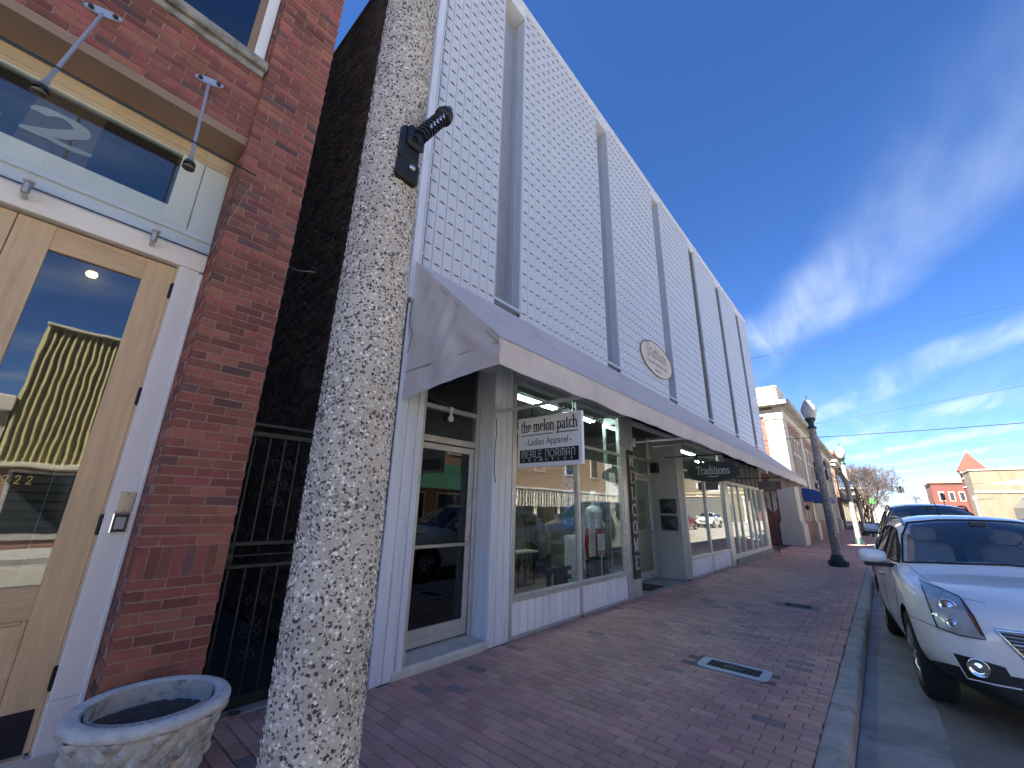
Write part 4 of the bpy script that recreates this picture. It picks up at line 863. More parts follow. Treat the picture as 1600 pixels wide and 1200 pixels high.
# transom light over the door
tf = bp(MB().cbox(-2.0, .185 + .16, DPY - .03, DPY + .04, 4.57, 4.70, .004).cbox(-2.0, .185 + .16, DPY - .03, DPY + .04, 3.88, 4.03, .004).cbox(.185, .345, DPY - .028, DPY + .04, 4.03, 4.57, .004).cbox(.35, PX0 - .004, DPY - .02, DPY + .04, 3.55, 4.72, .004), 'transom_frame', WPAINT2)
TGLASS = glassmat('transom_glass', (.72, .76, .78), 2.1, wave=.02); 
MB().box(-2.0, .19, DPY + .0, DPY + .006, 4.02, 4.58).build('pane', TGLASS, tf)
bp(MB().box(-3, .4, DPY + .5, DPY + .55, .0, 4.7).box(-3, .4, DPY + .05, DPY + .5, 3.5, 3.56).box(-3, .4, DPY + .05, DPY + 1.5, 0, .05), 'hall_inner', pm('hall_grey', (.11, .115, .12), .9, var=.15))
FROST = pm('frosted_film', (.30, .36, .42), .6)
for i in range(3):
    P, W0 = letters('2', .165, (.26, .16), 1.25, 0, slant=.0, length=.34); paint('frosted_digit', P, (-.68 - i * .46, DPY - .001, 4.145), (1, 0, 0), (0, 0, 1), (0, -1, 0), FROST, tf, .002)
# white head board and side posts
bp(MB().cbox(-2.0, PX0 - .004, DPY - .05, DPY + .04, 3.52, 3.875, .005).cbox(-2.0, PX0 - .004, DPY - .075, DPY - .05, 3.80, 3.86, .006), 'head_board', WPAINT)
bp(MB().cbox(.375, PX0 - .03, DPY - .04, DPY + .04, .37, 3.518, .004).cbox(.372, PX0 - .028, DPY - .05, DPY + .04, .0, .368, .005).cbox(PX0 - .03, PX0 - .002, DPY - .06, DPY - .01, 0, 3.5, .006), 'door_post', WPAINT)
# tall pine double door
PDOOR = pm('clear_varnished_pine', (.64, .45, .26), .45, var=.2, nscale=2.2, stretch=(9, 9, .8), stain=((.38, .23, .12), 3.5, .58, .5)); PDH = pm('varnished_pine_rail', (.60, .41, .24), .45, var=.22, nscale=2.4, stretch=(.9, 9, 9), stain=((.34, .19, .10), 4., .58, .55))
KICK = pm('dark_kick_plate', (.014, .016, .026), .35); DGLASS = glassmat('door_glass', (.70, .74, .74), 2.05, wave=.05); BRONZE = pm('dark_hinge', (.02, .018, .016), .4, .6)
def leaf(x0, x1, hinge):
    d = bp(MB().cbox(x0, x0 + .184, DPY, DPY + .05, .10, 3.5, .003).cbox(x1 - .184, x1, DPY, DPY + .05, .10, 3.5, .003), 'door_leaf', PDOOR)
    for (za_, zb_) in ((3.31, 3.499), (.85, 1.05), (.10, .36)): MB().cbox(x0 + .184, x1 - .184, DPY + .0015, DPY + .05, za_, zb_, .003).build('rail', PDH, d)
    MB().cbox(x0 + .20, x1 - .20, DPY + .018, DPY + .04, .36, .85, .012).build('panel', PDOOR, d)
    mb = MB(); frame_rect(mb, x0 + .184, x1 - .184, .36, .85, DPY + .004, .028, .02, .008); mb.build('moulding', PDH, d)
    MB().box(x0 + .184, x1 - .184, DPY + .02, DPY + .026, 1.05, 3.31).build('glass', DGLASS, d); MB().cbox(x0 + .03, x1 - .03, DPY - .004, DPY + .0, .10, .335, .001).build('kick_plate', KICK, d)
    for z_ in (3.28, 2.36, 1.42, .49): MB().cbox(hinge - .012, hinge + .012, DPY - .014, DPY + .01, z_ - .065, z_ + .065, .004).tube([(hinge, DPY - .014, z_ - .07), (hinge, DPY - .014, z_ + .07)], .009, 8).build('hinge', BRONZE, d)
    return d
dr = leaf(-.52, .36, .366); leaf(-1.405, -.525, -1.412)
bp(MB().cbox(.362, .374, DPY + .0, DPY + .05, .08, 3.51, .002), 'door_stop', PINE); bp(MB().cbox(-2, .52, DPY - .06, DPY + .5, .0, .085, .006), 'threshold', STONE); bp(MB().box(-3, .34, DPY - .05, DPY + .02, .086, .10), 'sweep', PINE)
P = []
for i in range(3): q, w_ = letters('2', .036, (.14, .1), .8, 0); P += [[(a[0] + i * .052, a[1]) for a in p] for p in q]
paint('gold_digits', P, (-.150, DPY + .019, 1.675), (1, 0, 0), (0, 0, 1), (0, -1, 0), pm('gold_leaf', (.55, .42, .08), .4), dr, .001)
# blinds behind the glass
bl = thing('door_blind', 'dark wooden slat blind behind the lower door glass of the brick building', 'blind', (-.08, DPY + .12, 1.05)); BLD = pm('dark_blind_slat', (.20, .17, .12), .5, rnd='obj', rndamt=.6)
MB().cbox(-.30, .27, -.03, .03, .74, .775, .005).build('bottom_rail' if False else 'head_rail', PINE, bl)
for i in range(12): MB().cbox(-.30, .25, -.0025, .0025, -.024, .024, .001, M=Matrix.Translation((0, 0, .72 - i * .058)) @ Matrix.Rotation(R(28), 4, 'X')).build('slat', BLD, bl)
for x_ in (-.2, .15): MB().tube([(x_, -.03, .75), (x_, -.03, .02)], .003, 4).build('cord', PAPER, bl)
t = thing('hall_light', 'small lit ceiling light reflected and seen through the tall door glass', 'light', (-.10, DPY + .42, 3.36)); MB().lathe([(.03, .04), (.038, .02), (.03, .0), (0, -.006)], 16).build('shade', BULB, t)
# intercom plates
t = thing('intercom', 'steel intercom plate above a square push pad on the white door post', 'intercom', (.465, DPY - .04, 1.36))
MB().cbox(-.048, .048, -.018, 0, .145, .285, .004).build('plate', STEEL, t); MB().cbox(-.048, .048, -.024, 0, .0, .14, .006).build('housing', CHROME, t); MB().cbox(-.038, .038, -.029, -.02, .01, .13, .003).build('bezel', BLACK, t); MB().cbox(-.028, .028, -.033, -.02, .028, .112, .004).build('pad', pm('grey_pad', (.40, .40, .38), .6), t)
for z_ in (.27, .16): MB().lathe([(0, .003), (.005, 0)], 8, (0, -.019, z_), 0, True, Matrix.Rotation(R(90), 4, 'X')).build('screw', IRON, t)
# stone sill and upper window
bp(MB().cbox(-2, PX0 - .006, WY - .075, WY + .1, 5.60, 5.70, .012).cbox(-2, PX0 - .02, WY - .03, WY + .1, 5.53, 5.598, .006), 'window_sill', pm('sooty_limestone', (.30, .28, .24), .8, var=.25, nscale=6, stain=((.03, .03, .03), 3.2, .47, .85), bump=.6, bscale=30))
uw = bp(MB().cbox(.42, .510, WY + .05, WY + .14, 5.71, 8.2, .004).cbox(-2, .42, WY + .07, WY + .14, 6.90, 6.98, .004), 'upper_window', WPAINT)
MB().cbox(.36, .42, WY + .09, WY + .14, 5.71, 6.9, .004).build('sash', pm('brown_sash', (.25, .16, .10), .6), uw); MB().cbox(-2, .36, WY + .09, WY + .14, 5.71, 5.77, .004).build('sash', pm('sash_rail', (.3, .25, .2), .6), uw)
MB().box(-2, .36, WY + .11, WY + .116, 5.77, 8.2).build('pane', glassmat('upper_glass', (.25, .28, .3), 2.2), uw); bp(MB().box(-2, .5, WY + .295, WY + .30, 5.6, 8.2), 'dark_room_sheet', CAVITY)  # thin near-black sheet stands in for an unlit room
# cable hanging on the alley corner
t = thing('hanging_cable', 'thin loose cable running down the alley edge of the brick pier', 'cable', (PX1, 4.1, 4))
pts = [Vector((PX1 + .015 + .03 * nz(i * .35, 1, 1), 3.95 + .02 * nz(i * .4, 5, 2), 6.6 - i * .12)) for i in range(24)]; wp(MB().tube(pts, .006, 5), 'wire', pm('grey_cable', (.16, .15, .14), .7), t); wp(MB().tube(bez(pts[-1], pts[-1] + V(.1, .0, -.1), pts[-1] + V(.2, -.1, -.02), pts[-1] + V(.25, -.12, -.05)), .004, 5), 'loose_end', pm('grey_cable2', (.18, .17, .15), .7), t)
wp(MB().tube([p + Vector((.02 + .02 * nz(i, 3, 3), .01, 0)) for i, p in enumerate(pts[:16])], .004, 5), 'wire', BLACK, t)

# ------------------------------------------------------------------ glass canopy over the door
SATIN = pm('satin_steel', (.62, .61, .59), .42, .7, var=.06)
gc = thing('glass_canopy', 'clear glass canopy over the wooden doors hung on two steel rods', 'canopy', (-.4, 3.6, 3.75))
CG = glassmat('canopy_glass', (.93, .97, .96), 1.5); CGE = pm('glass_edge', (.012, .03, .028), .1)
za, zb, ya, yb, xa, xb = 3.68, 3.85, 4.12, 2.98, -2.0, .53
mb = MB(); mb.add([(xa, ya, za), (xb, ya, za), (xb, yb, zb), (xa, yb, zb), (xa, ya, za + .014), (xb, ya, za + .014), (xb, yb, zb + .014), (xa, yb, zb + .014)], [(0, 1, 2, 3), (7, 6, 5, 4), (3, 2, 6, 7), (1, 5, 6, 2), (0, 4, 5, 1)], 0); mb.mi = [0, 0, 1, 0, 1]
wp(mb, 'glass_sheet', [CG, CGE], gc)
def rod(xt, xb_):
    T = Vector((xt, WY - .012, 5.13)); B = Vector((xb_, 3.2, 3.845)); d = (B - T).normalized()
    wp(MB().tube([T + d * .09, B - d * .12], .011, 10), 'rod', SATIN, gc); wp(MB().tube([T + d * .02, T + d * .09], .015, 10, rs=[.008, .013]), 'fork', SATIN, gc); wp(MB().tube([B - d * .13, B - d * .04], .016, 10, rs=[.011, .02]), 'fork', SATIN, gc)
    e = ellipse(.105, .034, 28); wp(MB().prism(e, T + Vector((0, -.006, 0)), (.94, 0, .34), (-.34, 0, .94), (0, .018, 0)), 'wall_plate', SATIN, gc)
    for s_ in (-1, 1): wp(MB().lathe([(0, .014), (.015, .012), (.018, 0)], 12, T + Vector((s_ * .062, -.008, s_ * .022)), 0, True, Matrix.Rotation(R(90), 4, 'X')), 'bolt', IRON, gc)
    wp(MB().lathe([(0, .02), (.032, .015), (.036, .0), (.036, -.008)], 20, B + Vector((0, 0, -.01))).lathe([(.036, -.024), (.036, -.036), (.024, -.045), (0, -.046)], 20, B + Vector((0, 0, -.01))), 'clamp_disc', pm('dark_clamp', (.10, .09, .075), .35, .6), gc)
    wp(MB().tube([B - d * .05, B + Vector((0, 0, -.02))], .013, 8), 'clamp_stem', SATIN, gc)
rod(.176, .182); rod(-.50, -.51)
for x_ in (-.52, .165):
    wp(MB().lathe([(0, 0), (.03, 0), (.03, .012)], 16, (x_, 4.06, 3.688)), 'standoff_cap', SATIN, gc); wp(MB().tube([(x_, 4.06, 3.68), (x_, 4.06, 3.60)], .022, 12), 'standoff', STEEL, gc); wp(MB().tube([(x_, 4.06, 3.60), (x_, 4.135, 3.60)], .016, 10), 'standoff_arm', STEEL, gc)

# ------------------------------------------------------------------ iron gate in the alley
GY = 4.17; gt = thing('iron_gate', 'black wrought iron gate with scrollwork closing the alley beside the brick pier', 'gate', (1.74, GY, 0)); gx0, gx1 = PX1 + .02, X0 - .03
for (z0, z1) in ((2.17, 2.215), (2.265, 2.295), (1.235, 1.268), (1.15, 1.165), (1.055, 1.085), (.03, .10)): wp(MB().cbox(gx0, gx1, GY - .018, GY + .018, z0, z1, .003), 'rail', IRON, gt)
for x_ in (gx0 + .02, gx1 - .02): wp(MB().cbox(x_ - .022, x_ + .022, GY - .022, GY + .022, .0, 2.3, .003), 'post', IRON, gt)
xs = [gx0 + .12 + i * .128 for i in range(9)]
for i, x_ in enumerate(xs):
    wp(MB().cbox(x_ - .0075, x_ + .0075, GY - .0075, GY + .0075, 1.268, 2.17, .001), 'bar', IRON, gt); wp(MB().cbox(x_ - .0075, x_ + .0075, GY - .0075, GY + .0075, .10, 1.055, .001), 'bar', IRON, gt)
def spiral(cx, cz, r, a0, turns, sgn): return [Vector((cx + sgn * r * (1 - .75 * t / 20) * math.cos(R(a0) + turns * 6.2832 * t / 20), GY, cz + r * (1 - .75 * t / 20) * math.sin(R(a0) + turns * 6.2832 * t / 20))) for t in range(21)]
for xc in (xs[2], xs[5]):
    for s_ in (-1, 1):
        for (cz, a0) in ((1.95, -90), (1.80, 90), (1.75, -90), (1.60, 90), (.80, -90), (.62, 90), (.56, -90), (.38, 90)):
            wp(MB().tube(spiral(xc + s_ * .045, cz, .04, a0, .95, s_), .0048, 5), 'scroll', IRON, gt)
    wp(MB().tube(spiral(xc - .05, 1.20, .03, 0, .9, 1), .004, 5).tube(spiral(xc + .05, 1.12, .03, 0, .9, -1), .004, 5), 'scroll', IRON, gt)
wp(MB().cbox(gx0 + .04, gx0 + .13, GY - .03, GY + .03, 1.06, 1.26, .006), 'lock_box', IRON, gt)
for z_ in (1.21, 1.11): wp(MB().lathe([(.028, 0), (.03, .012), (.018, .014)], 14, (gx0 + .085, GY - .03, z_), 0, True, Matrix.Rotation(R(90), 4, 'X')), 'lock_ring', BLACK, gt)
for i in range(5): wp(MB().lathe([(0, .006), (.007, .003), (.008, 0)], 8, (gx0 + .1 + i * .28, GY - .018, 2.19), 0, True, Matrix.Rotation(R(90), 4, 'X')), 'rivet', IRON, gt)
tag(MB().cbox(PX1, X0, 4.1, 12, -.2, -.012, .004).build('alley_floor', pm('darkened_alley_floor', (.02, .019, .018), .9, var=.3)), kind='structure')  # alley shade put into a near-black floor colour
tag(MB().cbox(PX1 + .01, X0 - .02, 4.055, 4.185, -.05, .012, .006).build('gate_sill', CONC), 'worn concrete sill under the iron gate', 'sill')
t = thing('drain_cover', 'small round brass drain cover set in the sill under the iron gate', 'drain', (1.44, 4.085, .012)); BRASS = pm('old_brass', (.28, .24, .14), .45, .7, var=.3, nscale=30); MB().lathe([(0, .004), (.045, .004), (.055, .001), (.055, 0)], 20).build('rim', BRASS, t)
for k in range(6): MB().cbox(-.026, .026, -.004, .004, .0042, .0055, .0005, M=Matrix.Rotation(R(60 * k), 4, 'Z') @ Matrix.Translation((0, .024, 0))).build('slot', BLACK, t)

# ------------------------------------------------------------------ planter
pc = (.735, 3.335); pt = thing('planter', 'round stone planter with basket weave relief before the brick pier', 'planter', (pc[0], pc[1], 0))
PSTONE = pm('weathered_cast_stone', (.54, .505, .45), .85, var=.2, nscale=9, stain=((.13, .12, .105), 10, .50, .75), bump=.9, bscale=60)
def weave(u, v):
    a = u * 2 * math.pi; z = .02 + .43 * v; r = .24 + .105 * v ** 1.1
    n = 22; p = (a / (2 * math.pi) * n + v * 4.2); q = (a / (2 * math.pi) * n - v * 4.2)
    h = (abs(math.sin(math.pi * p)) ** .7) * (1 if math.sin(math.pi * q) > 0 else .35) * .5 + (abs(math.sin(math.pi * q)) ** .7) * (1 if math.sin(math.pi * p) > 0 else .35) * .5
    r += .038 * h + .006 * nz(a * 3, z * 20, 1); return (r * math.cos(a), r * math.sin(a), z)
mb = MB(); mb.add(*sheet(weave, 264, 64), 0, True); mb.build('basket_body', PSTONE, pt)
def rim(u, v):
    a = u * 2 * math.pi; b = v * 2 * math.pi; tw = .006 * math.sin(a * 56 + b * 1.3) if math.cos(b) < .1 else 0.
    r = .335 + (.043 + tw) * math.cos(b) * 1.0 + .003 * nz(a * 8, b, 2); z = .472 + (.034 + tw * .5) * math.sin(b); return (r * math.cos(a), r * math.sin(a), z)
mb = MB(); mb.add(*sheet(rim, 280, 22), 0, True); mb.build('rim', pm('pale_cast_stone', (.64, .615, .57), .85, var=.14, nscale=9, stain=((.32, .32, .30), 14, .52, .6), bump=.5, bscale=80), pt)
mb = MB(); vs, fs = sheet(lambda u, v: (v * .30 * math.cos(6.2832 * u), v * .30 * math.sin(6.2832 * u), .40 + .018 * nz(u * 9 * v, v * 6, 3) + .012 * nz(math.cos(6.28 * u) * v * 9, math.sin(6.28 * u) * v * 9, 1)), 60, 14); mb.add(vs, fs, 0, True); mb.build('soil', pm('wet_soil_litter', (.06, .055, .05), .6, var=.5, nscale=18, stain=((.28, .31, .34), 14, .58, .8), bump=1., bscale=60), pt)
MB().lathe([(.28, .50), (.285, .40), (.27, .30)], 40).build('inner_wall', PSTONE, pt); MB().lathe([(0, 0), (.24, 0), (.25, .025)], 40).build('foot', PSTONE, pt)

# ------------------------------------------------------------------ lamp posts of exposed aggregate
def aggmat():
    mt = bpy.data.materials.new('exposed_aggregate'); mt.use_nodes = True; t = mt.node_tree; n = t.nodes; l = t.links; b = n['Principled BSDF']; co = n.new('ShaderNodeTexCoord')
    v1 = n.new('ShaderNodeTexVoronoi'); v1.inputs['Scale'].default_value = 85; l.new(co.outputs['Object'], v1.inputs['Vector'])
    ra = n.new('ShaderNodeValToRGB'); l.new(v1.outputs['Color'], ra.inputs[0]); e = ra.color_ramp.elements
    e[0].color = (.035, .032, .030, 1); e[0].position = .30; e[1].position = .80; e[1].color = (.60, .58, .54, 1)
    for p, c in ((.34, (.21, .19, .165)), (.76, (.27, .24, .21))): x = e.new(p); x.color = (*c, 1)
    ns = n.new('ShaderNodeTexNoise'); ns.inputs['Scale'].default_value = 2; ns.inputs['Detail'].default_value = 4; l.new(co.outputs['Object'], ns.inputs['Vector'])
    mr = n.new('ShaderNodeMapRange'); mr.inputs[3].default_value = .7; mr.inputs[4].default_value = 1.25; l.new(ns.outputs['Fac'], mr.inputs[0]); hs = n.new('ShaderNodeHueSaturation'); l.new(ra.outputs[0], hs.inputs['Color']); l.new(mr.outputs[0], hs.inputs['Value']); l.new(hs.outputs[0], b.inputs['Base Color'])
    bpn = n.new('ShaderNodeBump'); bpn.inputs['Strength'].default_value = .5; bpn.inputs['Distance'].default_value = .006; l.new(v1.outputs['Distance'], bpn.inputs['Height']); l.new(bpn.outputs[0], b.inputs['Normal']); b.inputs['Roughness'].default_value = .65; return mt
AGG = aggmat(); MATRIX = pm('aggregate_cement', (.55, .51, .455), .9, var=.2, nscale=7, bump=.8, bscale=180, stain=((.30, .265, .225), 3, .5, .5))
GREENIRON = pm('dark_green_cast_iron', (.012, .035, .033), .5, .2, var=.3, nscale=10); GLOBE = pm('opal_globe', (.34, .36, .36), .2, var=.03, coat=.3)
def prad(z): return .133 - .0050 * z
def lamp_post(x, y, lab, near=False):
    t = thing('lamp_post', lab, 'lamp post', (x, y, 0), 0, 'aggregate lamp posts along the kerb')
    MB().lathe([(prad(z * .1), z * .1) for z in range(3, 46)], 40).build('shaft', MATRIX if near else AGG, t)
    mb = MB(); mb.lathe([(.26, 0), (.265, .05), (.235, .09), (.21, .22), (.175, .30), (.15, .36)], 24)
    b = mb.build('base', GREENIRON, t)
    for k in range(8): a = k * math.pi / 4 + .2; MB().cbox(-.045, .045, -.03, .03, .0, .16, .012, M=Matrix.Rotation(a, 4, 'Z') @ Matrix.Translation((0, .245, .01))).build('base_foot', GREENIRON, b)
    MB().lathe([(.112, 4.5), (.15, 4.52), (.15, 4.56), (.085, 4.62), (.085, 4.70), (.14, 4.80), (.17, 4.86), (.15, 4.90)], 24).build('neck', GREENIRON, t)
    MB().lathe([(.14, 4.88), (.20, 4.97), (.245, 5.12), (.24, 5.25), (.20, 5.36), (.14, 5.43), (.15, 5.45), (.13, 5.50), (.07, 5.56), (0, 5.58)], 32).build('globe', GLOBE, t); MB().lathe([(.05, 5.56), (.03, 5.62), (.015, 5.66), (.03, 5.69), (.0, 5.80)], 14).build('finial', GREENIRON, t)
    return t
lp = lamp_post(.672, 1.30, 'nearest aggregate lamp post, its thick speckled shaft filling the left foreground', True)
# pebbles on the near shaft
for nm, col, cnt, s0, s1 in (('white_pebbles', (.80, .78, .74), 3400, .0028, .0076), ('dark_pebbles', (.055, .050, .050), 6000, .0026, .0072), ('brown_pebbles', (.20, .165, .14), 4200, .0026, .0068), ('grey_pebbles', (.58, .55, .51), 5200, .0026, .0070)):
    mb = MB()
    for i in range(cnt):
        z = random.uniform(.5, 4.45); a = random.uniform(math.pi * .85, math.pi * 1.9); r = prad(z); sz = random.uniform(s0, s1); asp = random.uniform(.55, 1.0); ro = random.uniform(0, math.pi)
        nr = Vector((math.cos(a), math.sin(a), 0)); tu = Vector((-nr.y, nr.x, 0)); tv = Vector((0, 0, 1)); u = tu * math.cos(ro) + tv * math.sin(ro); w = -tu * math.sin(ro) + tv * math.cos(ro)
        c = nr * (r - .001) + Vector((0, 0, z)); ring = []
        for k in range(6): aa = k * math.pi / 3 + random.uniform(-.3, .3); q = random.uniform(.78, 1.15); ring.append(c + u * math.cos(aa) * sz * q + w * math.sin(aa) * sz * asp * q)
        ring2 = [c + (p - c) * .62 + nr * sz * .42 for p in ring]
        mb.add(ring + ring2, [(6, 7, 8, 9, 10, 11)] + [(k, (k + 1) % 6, (k + 1) % 6 + 6, k + 6) for k in range(6)])
    tag(mb.build(nm, pm(nm, col, .5, var=.3, nscale=60), lp), kind='stuff')
lamp_post(17.72, 1.30, 'shaded grey lamp post with white acorn globe standing beyond the farther lid'); lamp_post(31.6, 1.17, 'sunlit pale lamp post with clear acorn globe beyond the corner'); lamp_post(46, 1.2, 'lamp post with acorn globe half hidden by the bare tree')
# banner bracket on the near post
ba = math.radians(-90)  # side facing the camera, a little to the right
br = thing('banner_bracket', 'black sprung banner bracket strapped to the nearest lamp post', 'bracket', (.672, 1.30, 2.96))
BKM = pm('black_cast_bracket', (.016, .017, .019), .45, .2, var=.3, nscale=25)
nr = Vector((math.cos(ba), math.sin(ba), 0)); tu = Vector((-nr.y, nr.x, 0)); MM = Matrix(((tu.x, nr.x, 0, nr.x * .118), (tu.y, nr.y, 0, nr.y * .118), (0, 0, 1, 0), (0, 0, 0, 1)))
MB().cbox(-.045, .045, -.01, .03, -.06, .10, .012, M=MM).cbox(-.03, .05, .025, .05, .0, .10, .012, M=MM).build('saddle', BKM, br); MB().cbox(-.045, .05, -.012, .03, -.15, -.055, .01, M=MM).build('strap_tab', BKM, br)
MB().lathe([(0, .008), (.012, .006), (.014, 0)], 12, MM @ Vector((.01, .032, -.09)), 0, True, MM.to_3x3().to_4x4() @ Matrix.Rotation(R(-90), 4, 'X')).build('bolt', STEEL, br)
A_ = MM @ Vector((.0, .045, .03)); B_ = MM @ Vector((.125, .045, .27)); d_ = (B_ - A_)
MB().tube([A_, B_], .018, 12).build('arm_core', BKM, br); coil = []; q1 = d_.orthogonal().normalized(); q2 = d_.normalized().cross(q1)
for i in range(97): coil.append(A_ + d_ * (.1 + .75 * i / 96) + (q1 * math.cos(i * .52) + q2 * math.sin(i * .52)) * .026)
MB().tube(coil, .0058, 7).build('spring', BKM, br); MB().lathe([(0, 0), (.036, .0), (.04, .02), (.034, .05), (.016, .06), (.014, .085), (0, .09)], 14, B_ - d_.normalized() * .02, 0, True, d_.to_track_quat('Z', 'Y').to_matrix().to_4x4()).build('end_cap', BKM, br)
for i in range(5): MB().cbox(-.004, .004, -.004, .004, -.009, .009, .001, M=Matrix.Translation(A_ + d_ * (.32 + i * .11) - q1 * .0 + nr * .043)).build('bright_stud', CHROME, br)

# ------------------------------------------------------------------ cars
from mathutils.geometry import delaunay_2d_cdt
def paintmat(name, c, metal=0.): return pm(name, c, .32, metal, var=.015, nscale=2, coat=1., spec=.5)
PEARL = paintmat('pearl_white_paint', (.82, .82, .82)); PLASTIC = pm('black_bumper_plastic', (.018, .018, .02), .6, var=.15, nscale=20, bump=.15, bscale=300)
CARGLASS = glassmat('windscreen_glass', (.62, .68, .72), 2.0); TINT = glassmat('tinted_side_glass', (.10, .11, .12), 1.7); RUBBER = pm('tyre_rubber', (.018, .018, .019), .85, var=.2, nscale=30, bump=.3, bscale=120)
ALLOY = pm('polished_alloy', (.62, .63, .65), .18, 1., var=.05); LENS = glassmat('lamp_lens', (.92, .93, .94), 1.4); HOUSING = pm('lamp_housing', (.48, .49, .51), .38, .45, var=.3, nscale=9); AMBER = pm('amber_reflector', (.26, .06, .02), .2, coat=.6)
CABIN = pm('cabin_dark', (.07, .07, .072), .85); LEATHER = pm('cream_leather', (.55, .51, .45), .6, var=.1); SEAM = pm('panel_gap', (.02, .02, .022), .8)
ST = [  # X, then 11 (y, z) pairs from the underside to the roof centre
 (-2.49, [(0, .45), (.52, .45), (.74, .48), (.79, .58), (.79, .74), (.76, .90), (.70, .96), (.55, 1.00), (.4, 1.02), (.2, 1.03), (0, 1.03)]),
 (-2.42, [(0, .36), (.60, .36), (.84, .44), (.88, .56), (.88, .76), (.86, 1.00), (.80, 1.06), (.66, 1.13), (.45, 1.17), (.22, 1.19), (0, 1.19)]),
 (-2.22, [(0, .26), (.66, .26), (.90, .36), (.935, .52), (.935, .78), (.90, 1.07), (.83, 1.12), (.66, 1.36), (.5, 1.44), (.25, 1.47), (0, 1.475)]),
 (-1.95, [(0, .22), (.68, .22), (.92, .31), (.95, .50), (.95, .80), (.91, 1.09), (.85, 1.13), (.67, 1.45), (.55, 1.54), (.28, 1.575), (0, 1.58)]),
 (-1.40, [(0, .22), (.68, .22), (.92, .29), (.955, .48), (.955, .80), (.92, 1.08), (.865, 1.12), (.695, 1.50), (.58, 1.595), (.3, 1.635), (0, 1.64)]),
 (-.70, [(0, .22), (.68, .22), (.915, .27), (.94, .46), (.945, .80), (.925, 1.06), (.87, 1.10), (.71, 1.52), (.60, 1.615), (.3, 1.655), (0, 1.66)]),
 (-.05, [(0, .22), (.68, .22), (.91, .27), (.935, .46), (.94, .80), (.925, 1.05), (.87, 1.09), (.72, 1.50), (.61, 1.60), (.3, 1.645), (0, 1.65)]),
 (.30, [(0, .22), (.68, .22), (.91, .27), (.935, .46), (.94, .79), (.925, 1.04), (.87, 1.08), (.745, 1.40), (.635, 1.525), (.32, 1.585), (0, 1.595)]),
 (.75, [(0, .22), (.68, .22), (.91, .27), (.935, .46), (.945, .78), (.925, 1.02), (.88, 1.06), (.795, 1.20), (.66, 1.29), (.34, 1.345), (0, 1.36)]),
 (1.08, [(0, .22), (.68, .22), (.915, .28), (.945, .48), (.95, .77), (.915, 1.00), (.87, 1.035), (.79, 1.065), (.60, 1.095), (.32, 1.125), (0, 1.135)]),
 (1.22, [(0, .22), (.68, .22), (.92, .29), (.95, .50), (.95, .77), (.905, .985), (.86, 1.015), (.76, 1.04), (.58, 1.065), (.30, 1.085), (0, 1.095)]),
 (1.60, [(0, .22), (.68, .23), (.92, .33), (.95, .52), (.945, .76), (.885, .95), (.83, .98), (.72, 1.005), (.54, 1.035), (.28, 1.055), (0, 1.06)]),
 (1.95, [(0, .22), (.72, .23), (.895, .45), (.915, .57), (.90, .74), (.83, .89), (.77, .915), (.66, .95), (.50, .985), (.26, 1.00), (0, 1.005)]),
 (2.18, [(0, .22), (.68, .23), (.825, .50), (.83, .59), (.80, .71), (.73, .82), (.67, .85), (.57, .895), (.44, .925), (.24, .945), (0, .95)]),
 (2.29, [(0, .23), (.58, .24), (.69, .51), (.69, .59), (.67, .68), (.61, .77), (.56, .80), (.48, .845), (.38, .87), (.2, .885), (0, .89)]),
 (2.335, [(0, .27), (.46, .28), (.52, .515), (.52, .58), (.51, .65), (.48, .72), (.45, .745), (.40, .78), (.32, .80), (.18, .81), (0, .81)]),
]
def car_body_mesh():
    vs = []; fs = []; mi = []; n = 11; ring = 2 * n - 2
    for X, P in ST:
        vs += [(X, -p[0], p[1]) for p in P] + [(X, p[0], p[1]) for p in reversed(P[1:-1])]
    for i in range(len(ST) - 1):
        for j in range(ring):
            k = (j + 1) % ring; fs.append((i * ring + j, i * ring + k, (i + 1) * ring + k, (i + 1) * ring + j)); mi.append(1 if (j < 2 or j >= ring - 2) else 0)
    for e, i in ((0, 0), (1, len(ST) - 1)):
        for j in range(n - 1):
            a = i * ring + j; b = a + 1; c = i * ring + (ring - j - 1) % ring; d = i * ring + (ring - j) % ring
            q = [a, b, c, d] if j else [a, b, i * ring + ring - 1]
            if j == n - 2: q = [a, b, d]
            fs.append(tuple(q if e else reversed(q))); mi.append(1 if j < 2 else 0)
    me = bpy.data.meshes.new('car_cage'); me.from_pydata(vs, [], fs); me.polygons.foreach_set('material_index', mi); me.update()
    bm = bmesh.new(); bm.from_mesh(me); bmesh.ops.recalc_face_normals(bm, faces=bm.faces); bm.to_mesh(me); bm.free()
    me.materials.append(PEARL); me.materials.append(PLASTIC); o = link('tmp', me); s1 = o.modifiers.new('s', 'SUBSURF'); s1.levels = s1.render_levels = 3
    cuts = []
    for X in (1.405, -1.405):
        for s_ in (-1, 1):
            mb = MB(); mb.tube([(X, s_ * .62, .37), (X, s_ * 1.2, .37)], .415, 48); c = mb.build('cut', PLASTIC); c.data.materials.append(PLASTIC); c.hide_render = True; cuts.append(c)
            b = o.modifiers.new('b', 'BOOLEAN'); b.object = c; b.operation = 'DIFFERENCE'; b.solver = 'EXACT'; b.material_mode = 'TRANSFER'
    dg = bpy.context.evaluated_depsgraph_get(); out = bpy.data.meshes.new_from_object(o.evaluated_get(dg))
    for c in cuts + [o]: bpy.data.objects.remove(c)
    return out
body_me = car_body_mesh(); bmx = bmesh.new(); bmx.from_mesh(body_me); BV = BVHTree.FromBMesh(bmx); bmx.free()
